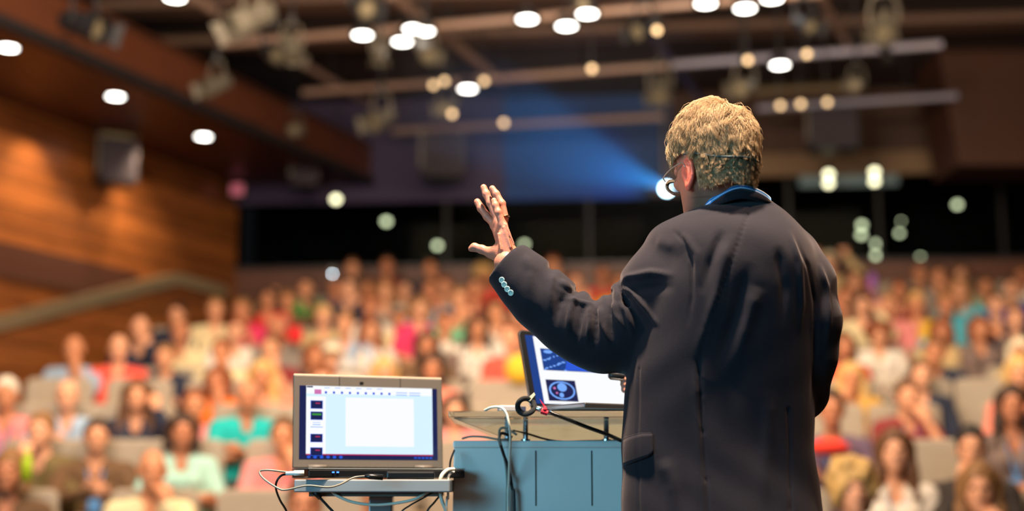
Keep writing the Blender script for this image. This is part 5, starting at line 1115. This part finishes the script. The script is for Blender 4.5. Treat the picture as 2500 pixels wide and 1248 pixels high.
A = [
 # front of the visible rows
 (742, 1232, 'short', 'brown', 'white', 'lap', 'person in white shirt, head just visible below the side table', -1),
 (912, 1178, 'short', 'dark', 'white', 'lap', 'person in white shirt with blue lanyard seen under the side table', -1, 1),
 (2083, 1196, 'puffy', 'blond', 'taupe', 'lap', 'woman with thick short blond hair at the bottom right beside the speaker', -1),
 (2392, 1196, 'long', 'lightbrown', 'dark', 'chin', 'woman with light brown hair resting chin on hand, bottom right', -1),
 (22, 1150, 'bob', 'lightbrown', 'brown', 'lap', 'woman with light brown bob in dark brown top at the lower left corner', 0),
 (372, 1148, 'none', 'grey', 'cream', 'chin', 'bald man in cream shirt with hand over his mouth', 0),
 (100, 1052, 'short', 'lightbrown', 'olive', 'chin_left', 'person in olive brown sweater leaning on one hand at the lower left', 1),
 (236, 1066, 'short', 'dark', 'brown', 'forward', 'bearded man in brown shirt with blue lanyard, left of the aqua shirt', 1, 1),
 (445, 1052, 'bob', 'dark', 'aqua', 'crossed', 'woman with dark bob in pale aqua shirt', 1),
 (692, 1062, 'short', 'brown', 'pink', 'chin', 'man in pale pink shirt just left of the black laptop', 1),
 (2184, 1102, 'long', 'brown', 'white', 'lap', 'woman with long brown hair in white sleeveless top with lanyard', 0, 1),
 (2372, 1096, 'short', 'black', 'dark', 'chin_left', 'young man with black hair in dark jacket, hand on cheek', 0),
 (2030, 1000, 'short', 'dark', 'purple', 'crossed', 'person in purple jacket close right of the speaker\'s hip', 1, 1),
 (14, 962, 'short', 'white', 'pink', 'lap', 'white haired man cut by the left edge', 2, 1),
 (165, 966, 'bald', 'grey', 'lightblue', 'forward', 'balding man in pale blue shirt reaching one arm forward', 2),
 (335, 966, 'long', 'brown', 'navy', 'temple', 'woman with long brown hair in navy top, hand up to her head', 2),
 (604, 968, 'bald', 'grey', 'teal', 'crossed', 'man in bright teal shirt with folded arms', 2),
 (474, 988, 'ponytail', 'auburn', 'pink', 'lap', 'person with reddish hair behind the woman in aqua', 2),
 (1110, 1000, 'bob', 'dark', 'pink', 'lap', 'person with dark hair between the black laptop and the lectern', 2),
 (2214, 968, 'ponytail', 'brown', 'maroon', 'chin', 'woman in dark red top with violet lanyard, hand at her chin', 2, 1),
 (2472, 988, 'long', 'dark', 'taupe', 'temple', 'woman with long dark hair in taupe cardigan at the right edge', 1, 1),
 (180, 852, 'none', 'grey', 'lightblue', 'chin', 'bald man in light blue shirt against the wood wall', 4),
 (290, 850, 'bald', 'brown', 'coral', 'lap', 'man in bright red polo shirt', 4),
 (404, 872, 'short', 'lightbrown', 'navy', 'crossed', 'man with light hair in navy shirt right of the red polo', 4),
 (530, 926, 'bob', 'auburn', 'orange', 'chin', 'woman in vivid orange top, hand at her mouth', 3),
 (640, 915, 'long', 'blond', 'salmon', 'lap', 'woman with long blond hair in salmon top', 3),
 (788, 930, 'short', 'auburn', 'orange', 'lap', 'person whose head shows just above the black laptop, left part', 3),
 (938, 908, 'bob', 'blond', 'beige', 'lap', 'person with blond hair just above the middle of the black laptop', 3),
 (1055, 898, 'bob', 'dark', 'salmon', 'lap', 'woman with dark hair above the right corner of the black laptop', 3),
 (2078, 920, 'long', 'blond', 'mustard', 'chin_left', 'woman with long blond hair in mustard top beside the speaker\'s sleeve', 3),
 (2250, 915, 'ponytail', 'brown', 'navy', 'lap', 'woman in sleeveless navy top with bare arm', 3),
 (2490, 912, 'bob', 'blond', 'salmon', 'lap', 'person with short blond fringe at the right edge', 2),
 (2492, 858, 'long', 'cream', 'beige', 'lap', 'woman with very pale long hair at the right edge', 4),
 (2282, 858, 'short', 'brown', 'navy', 'chin_left', 'person with glasses and hand at the face, right of the auburn hair', 4),
 (342, 802, 'none', 'brown', 'navy', 'chin', 'bald man in dark shirt, hand under the chin, by the wood wall', 5),
 (432, 768, 'short', 'dark', 'navy', 'lap', 'man with dark hair alone against the wood wall', 6),
 (440, 812, 'bald', 'brown', 'cream', 'lap', 'person with reddish face in cream shirt behind the navy shirt', 5),
 (540, 858, 'short', 'auburn', 'cream', 'chin', 'person in cream top with white sleeve left of centre', 4),
 (575, 808, 'short', 'auburn', 'white', 'lap', 'person in white top behind the cream one', 5),
 (662, 850, 'short', 'brown', 'maroon', 'chin', 'person in dull red top leaning on one hand', 4),
 (676, 800, 'bald', 'grey', 'grey', 'lap', 'grey haired man in grey top, left of the red bag', 5),
 (770, 868, 'bob', 'auburn', 'dark', 'lap', 'woman with auburn hair in dark top above the laptop', 4),
 (810, 872, 'cap', 'cream', 'white', 'lap', 'person in round cream hat above the black laptop', 4),
 (905, 806, 'long', 'auburn', 'white', 'lap', 'woman with long auburn hair in white top', 5),
 (1042, 840, 'bob', 'dark', 'brown', 'lap', 'woman with dark brown bob right of the cream sleeve', 4),
 (1166, 800, 'long', 'dark', 'white', 'raised', 'woman with long dark hair in white shirt, both elbows raised', 5),
 (1246, 822, 'short', 'auburn', 'coral', 'lap', 'person in coral orange top left of the silver laptop', 4),
 (2146, 816, 'puffy', 'auburn', 'white', 'lap', 'woman with very full auburn hair in white top', 5),
 (2300, 806, 'bob', 'auburn', 'beige', 'lap', 'person with reddish brown bob right of the full auburn hair', 5),
 (2392, 800, 'bob', 'auburn', 'taupe', 'temple', 'person with raised bare arm above the empty seats at right', 5),
 (2480, 778, 'short', 'brown', 'navy', 'lap', 'person in dark blue sweater near the right edge', 5),
 (526, 756, 'short', 'lightbrown', 'cream', 'lap', 'man in cream jacket over blue shirt beside the stair wall', 6),
 (590, 758, 'short', 'lightbrown', 'hotpink', 'chin', 'person in pink top right of the cream jacket', 6),
 (702, 736, 'short', 'lightbrown', 'brown', 'raised', 'person with both arms up behind the head', 7),
 (790, 772, 'short', 'blond', 'beige', 'lap', 'person with orange lit face behind the auburn woman', 6),
 (842, 792, 'short', 'lightbrown', 'lightblue', 'lap', 'person in pale blue shirt left of the long auburn hair', 5),
 (905, 748, 'short', 'auburn', 'white', 'lap', 'person in white blue shirt above the long auburn hair', 6),
 (975, 770, 'cap', 'grey', 'cream', 'lap', 'person in dark cap and cream top in the middle rows', 6),
 (1025, 752, 'bob', 'lightbrown', 'hotpink', 'lap', 'woman in hot pink top in the middle rows', 6),
 (1122, 732, 'short', 'lightbrown', 'mint', 'chin', 'person in green top right of the hot pink', 6),
 (1085, 790, 'short', 'brown', 'taupe', 'lap', 'person in taupe top left of the raised elbows', 5),
 (1210, 756, 'bob', 'brown', 'white', 'lap', 'person in white top under the speaker\'s sleeve', 6),
 (1270, 770, 'short', 'lightbrown', 'salmon', 'lap', 'person in salmon top under the speaker\'s forearm', 6),
 (748, 702, 'short', 'dark', 'green', 'lap', 'person in bright green shirt in the back rows', 8),
 (818, 700, 'bald', 'brown', 'purple', 'chin', 'man right of the bright green shirt', 8),
 (897, 704, 'long', 'brown', 'dark', 'lap', 'person with long face and dark hair in the back rows', 8),
 (988, 708, 'short', 'dark', 'black', 'lap', 'person in black behind the hot pink top', 8),
 (1086, 700, 'short', 'auburn', 'grey', 'lap', 'person in grey top in the back rows, left of the tall red one', 8),
 (1182, 670, 'puffy', 'blond', 'coral', 'lap', 'person in coral red top below the speaker\'s thumb', 9),
 (655, 728, 'bob', 'dark', 'red', 'lap', 'person in red top near the stair wall end', 7),
 (1405, 690, 'short', 'auburn', 'coral', 'lap', 'first head from the left above the speaker\'s elbow crease', 8),
 (1428, 732, 'none', 'brown', 'salmon', 'lap', 'person in salmon seen just above the elbow crease', 7),
 (1472, 672, 'short', 'auburn', 'red', 'lap', 'tallest head above the speaker\'s elbow crease', 9),
 (1512, 692, 'short', 'brown', 'yellow', 'lap', 'person in yellow close left of the speaker\'s upper arm', 8),
 (2025, 640, 'cap', 'cream', 'beige', 'raised', 'person with raised arm behind the speaker\'s right shoulder', 9),
 (2085, 684, 'long', 'brown', 'salmon', 'lap', 'woman with long hair close right of the speaker\'s shoulder', 8),
 (2126, 690, 'short', 'dark', 'violet', 'lap', 'person in violet in the back rows right of the shoulder', 8),
 (2062, 726, 'short', 'auburn', 'brown', 'lap', 'person in brown close to the speaker\'s shoulder seam', 7),
 (2104, 742, 'bob', 'dark', 'cream', 'temple', 'person with bright bare hand beside the speaker\'s sleeve', 6),
 (2168, 744, 'short', 'lightbrown', 'pink', 'lap', 'person in pink left of the yellow bag', 6),
 (2196, 712, 'short', 'auburn', 'maroon', 'lap', 'person with tan face under the low window reflections', 7),
 (2246, 672, 'bald', 'auburn', 'black', 'lap', 'person in black leaning left in the back row at right', 9),
 (2345, 668, 'bob', 'brown', 'dark', 'lap', 'head standing out against the dark rear glass at right', 9),
 (2344, 706, 'long', 'lightbrown', 'sky', 'chin_left', 'woman with sky blue bag strap in the upper right', 7),
 (2310, 742, 'short', 'lightbrown', 'sky', 'lap', 'person in sky blue top at upper right', 6),
 (2406, 700, 'short', 'brown', 'mint', 'lap', 'person in green top in the upper right rows', 8),
 (2432, 744, 'short', 'brown', 'navy', 'temple', 'person with arm over the head at upper right', 6),
 (2470, 704, 'short', 'dark', 'royal', 'lap', 'person in royal blue top near the right edge', 7),
 (2495, 672, 'short', 'brown', 'white', 'lap', 'head at the right edge of the back row', 9),
 (2238, 742, 'short', 'blond', 'yellow', 'lap', 'person in yellow top right of the full auburn hair', 6),
]
for e_ in A:
    px_, py_, st, hc_, sh_, po, de = e_[:7]; person_at(px_, py_, st, hc_, sh_, po, de[:1] + de[1:], row=e_[7] if len(e_) > 7 else None, lany=len(e_) > 8, turn=RNG.uniform(-14, 14), skin=None)
# further people filling the upper rows, described by what they wear and who sits beside them
FILL = [(6, 620, 'white', 'short', 'brown'), (6, 655, 'hotpink', 'bob', 'dark'), (7, 775, 'pink', 'short', 'auburn'), (7, 850, 'navy', 'short', 'dark'), (7, 940, 'grey', 'bob', 'lightbrown'), (7, 1050, 'lightblue', 'short', 'brown'), (7, 1160, 'maroon', 'short', 'dark'), (7, 1235, 'orange', 'bob', 'brown'),
        (8, 690, 'taupe', 'short', 'lightbrown'), (8, 1030, 'violet', 'bob', 'brown'), (8, 1135, 'black', 'short', 'grey'), (8, 1240, 'red', 'short', 'brown'), (9, 860, 'grey', 'short', 'brown'), (9, 945, 'maroon', 'short', 'dark'), (9, 1050, 'navy', 'short', 'black'), (9, 1240, 'beige', 'bob', 'auburn'),
        (5, 640, 'salmon', 'bob', 'brown'), (5, 725, 'mint', 'short', 'grey'), (5, 985, 'cream', 'long', 'lightbrown'), (4, 600, 'white', 'short', 'dark'), (4, 710, 'pink', 'bob', 'brown'), (4, 872, 'lightblue', 'short', 'brown'), (4, 1115, 'beige', 'short', 'grey'), (3, 870, 'red', 'short', 'dark'), (3, 690, 'white', 'bob', 'brown'), (6, 1340, 'beige', 'short', 'dark'),
        (7, 1330, 'pink', 'bob', 'lightbrown'), (7, 1370, 'taupe', 'short', 'brown'), (9, 1350, 'dark', 'short', 'auburn'), (7, 1480, 'orange', 'bob', 'auburn'), (6, 2060, 'grey', 'short', 'dark'), (5, 2070, 'lightblue', 'short', 'brown'), (5, 2225, 'cream', 'short', 'auburn'), (4, 2060, 'red', 'bob', 'brown'), (4, 2200, 'white', 'short', 'lightbrown'),
        (7, 2150, 'beige', 'bob', 'lightbrown'), (7, 2270, 'purple', 'short', 'auburn'), (8, 2290, 'grey', 'short', 'dark'), (8, 2160, 'brown', 'short', 'auburn'), (9, 2180, 'maroon', 'short', 'brown'), (9, 2430, 'dark', 'short', 'brown'), (7, 2400, 'salmon', 'short', 'brown'), (6, 2370, 'cream', 'bob', 'dark'), (6, 2490, 'pink', 'short', 'lightbrown'), (5, 2350, 'mint', 'short', 'brown'), (3, 2140, 'white', 'short', 'dark'), (2, 2130, 'brown', 'bob', 'auburn')]
ORD = ['first', 'second', 'third', 'fourth', 'fifth', 'sixth', 'seventh', 'eighth', 'ninth', 'tenth', 'eleventh', 'twelfth', 'thirteenth', 'fourteenth', 'fifteenth', 'sixteenth', 'seventeenth', 'eighteenth', 'nineteenth', 'twentieth', 'twenty-first', 'twenty-second', 'twenty-third', 'twenty-fourth', 'twenty-fifth']
def cut(t_, n_):
    w_ = t_.split()[:n_]
    while w_[-1].strip(',') in ('at', 'the', 'in', 'of', 'on', 'with', 'and', 'to', 'over', 'his', 'her', 'by', 'just', 'a', 'above', 'below', 'between', 'behind', 'close', 'under', 'beside', 'from', 'near', 'one', 'both', "speaker's", 'resting', 'visible', 'left', 'right', 'it', 'whose', 'seen') and len(w_) > 4: w_.pop()
    return ' '.join(w_).rstrip(',')
for k, px_, shc, st, hc_ in FILL:
    D, zf = ROWS[k]; x = (px_ - 1250) / FPX * D
    if px_ < LEFTX[k] + 40: continue
    near = [q_ for q_ in PEOPLE if q_[1] == k and abs(q_[2] - x) < .40]
    if near: continue
    fw = {'bob': 'bobbed', 'short': 'short', 'long': 'long'}[st]
    person_at(px_, 1190 - (nomz(k) - CAMZ) * FPX / D + RNG.uniform(-6, 6), st, hc_, shc, ('lap', 'crossed', 'chin', 'lap')[(px_ // 5) % 4], 'x', row=k, turn=RNG.uniform(-14, 14))
    COLN = {'hotpink': 'hot pink', 'lightblue': 'light blue', 'lightbrown': 'light brown', 'royal': 'royal blue', 'mint': 'mint green', 'sky': 'sky blue', 'dark': 'dark'}
    PEOPLE[-1] = PEOPLE[-1][:3] + ('FILL',); PEOPLE[-1][0]['_d'] = 'person with %s %s hair in %s top' % (fw, COLN.get(hc_, hc_), COLN.get(shc, shc))
rowword = lambda k: 'front visible row' if k == -1 else 'back row' if k == 9 else ORD[k + 1] + ' visible row'
for k in range(-1, 10):
    L_ = sorted([p for p in PEOPLE if p[1] == k], key=lambda p: p[2])
    for i, p in enumerate(L_):
        if p[3] == 'FILL':
            t = p[0]; t['label'] = t['_d'] + ', %s, %s from left' % (rowword(k), ORD[i]); del t['_d']
            PEOPLE[[q_[0] for q_ in PEOPLE].index(t)] = (t, k, p[2], t['label'])
# seats: backrest, cushion, armrests, side panel
M_SEAT = mat('greige_upholstery', (166, 155, 140), .9, spec=.15, var=.05, scale=20); M_ARM = mat('pale_armrest', (196, 172, 140), .6)
def seat_parts():
    mb = MB(); n = 9; prof = []
    for i in range(n):
        a = math.pi * i / (n - 1); prof.append((-.245 - .0 + .0, 0))
    poly = [(-.25, .34), (.25, .34), (.25, 1.07), (.235, 1.105), (.20, 1.12), (-.20, 1.12), (-.235, 1.105), (-.25, 1.07)]
    mb.prism([(x, .155 + (z - .34) * .06, z) for x, z in poly], (0, .075, 0)); b = mb.mesh('backrest')
    mb = MB(); mb.prism([(-.24, .16, .36), (.24, .16, .36), (.24, -.26, .40), (-.24, -.26, .40)], (0, 0, .085)); c = mb.mesh('cushion')
    mb = MB(); mb.prism([(-.028, -.24, .62), (.028, -.24, .62), (.028, .20, .62), (-.028, .20, .62)], (0, 0, .035)); mb.prism([(-.02, -.10, .0), (.02, -.10, .0), (.02, .18, .0), (-.02, .18, .0)], (0, 0, .62)); a_ = mb.mesh('armrest')
    b.materials.append(M_SEAT); c.materials.append(M_SEAT); a_.materials.append(M_ARM); return b, c, a_
SB, SCu, SAr = seat_parts()
def seat(k, x, label):
    D, zf = ROWS[k]; Y = D - .012 * x * x; t = empty('auditorium_seat', (x, Y, zf), label, 'seat', 'grey upholstered seats in tiered rows'); t.rotation_euler = (0, 0, math.atan2(x, Y) * -.6); t.scale = (1.1, 1.1, 1.1 if k < 4 else 1.0)
    for nm, me in (('backrest', SB), ('seat_cushion', SCu)):
        o = bpy.data.objects.new(nm, me); COL.objects.link(o); o.parent = t
        if nm == 'backrest': md = o.modifiers.new('soft', 'BEVEL'); md.width = .018; md.segments = 2
    for s_ in (-1, 1): o = bpy.data.objects.new('armrest', SAr); COL.objects.link(o); o.parent = t; o.location = (s_ * .275, 0, 0)
W_ = .62
for k in range(-1, 10):
    D, zf = ROWS[k]; L_ = sorted([(p[2], p[3]) for p in PEOPLE if p[1] == k]); half = D * .375 + .3; used_ = []
    for x, de in L_:
        if used_ and x - used_[-1][0] < .55: continue
        used_.append((x, 'grey padded seat under the ' + cut(de, 11)))
    # empty seats fill the wider gaps
    xs = sorted(x for x, _ in used_); edges = [-half - .3] + xs + [half + .3]; gaps = []
    for i in range(len(edges) - 1):
        a, b = edges[i], edges[i + 1]; n_ = int(round((b - a) / W_)) - 1
        for j in range(n_): gaps.append(a + (b - a) * (j + 1) / (n_ + 1))
    if k in (5, 6, 7, 8, 9): gaps = [g for g in gaps if all(abs(g - x) > .5 for x in xs)]
    for g in gaps:
        if abs(g) > D * .40 or (k >= 4 and xs and g < xs[0]): continue
        if g < (LEFTX[k] - 1250) / FPX * D + .28: continue
        ne = min(used_, key=lambda q_: abs(q_[0] - g)) if used_ else None
        side = 'left' if ne and g < ne[0] else 'right'
        cnt = sum(1 for h_ in gaps if ne and (min(g, ne[0]) < h_ < max(g, ne[0])))
        base = cut(ne[1].replace('grey padded seat under the ', ''), 8) if ne else 'aisle'
        seat(k, g, ('empty grey seat %s of the ' % ('next ' + side if cnt == 0 else ORD[cnt] + ' farther ' + side)) + base)
    for x, de in used_: seat(k, x, de)
# small things in the seating
def blob(name, c, r, m, label, cat):
    F_ = Field([c[i] - r[i] - .03 for i in range(3)], [c[i] + r[i] + .03 for i in range(3)], .009); F_.ell(c, r); F_.cap((c[0] - r[0] * .4, c[1], c[2] + r[2] * .8), (c[0] + r[0] * .4, c[1], c[2] + r[2] * .85), .018, .018, .02)
    co, q = F_.nets(); tag(link(name, np_mesh(name, co, q), None, m), label, cat)
def onrow(px_, py_, k, dy=0): return P(px_, py_, ROWS[k][0] + dy)
c = onrow(1270, 905, 3, .21); c.z = ROWS[3][1] + 1.232 + .085; blob('bag', c, (.13, .09, .13), mat('yellow_cloth', (232, 186, 50), .8), 'yellow bag on a seat left of the silver laptop', 'bag')
c = onrow(2024, 1094, 1, -.29); blob('jacket_bundle', c, (.14, .09, .055), mat('bright_red_cloth', (235, 60, 44), .8), 'bright red folded garment on the lap right of the speaker\'s hip', 'garment')
c = onrow(722, 820, 5, -.25); blob('red_bag', c, (.07, .06, .09), mat('red_cloth', (214, 36, 44), .8), 'small bright red bag in the middle rows left of centre', 'bag')
c = onrow(2130, 690, 8, -.3); blob('violet_bag', c, (.055, .05, .11), mat('violet_cloth', (160, 104, 190), .8), 'violet object standing in the back rows right of the shoulder', 'bag')
mb = MB(); c = onrow(66, 1138, 0, -.3); mb.lathe([(0, -.09), (.03, -.09), (.032, .03), (.014, .06), (.014, .09), (0, .09)], c, seg=14); tag(mb.build('water_bottle', mat('lime_plastic', (180, 214, 40), .35), smooth=True), 'lime green bottle at the lower left beside the olive sweater', 'bottle')
t = empty('phone', onrow(812, 669, 8, -.30), 'phone held up with its bright white light shining, back row', 'phone', world=True); c = WORLD[t.name]; mb = MB(); mb.box(c, (.075, .009, .15)); mb.build('case', M_BLACK, t); mb = MB(); mb.lathe([(0, .004), (.011, .004), (.011, 0), (0, 0)], (c.x, c.y - .006, c.z), (0, -1, 0), 14); mb.build('flash_light', mat('phone_light', (235, 250, 255), .3, emit=(225, 244, 255), es=26), t)
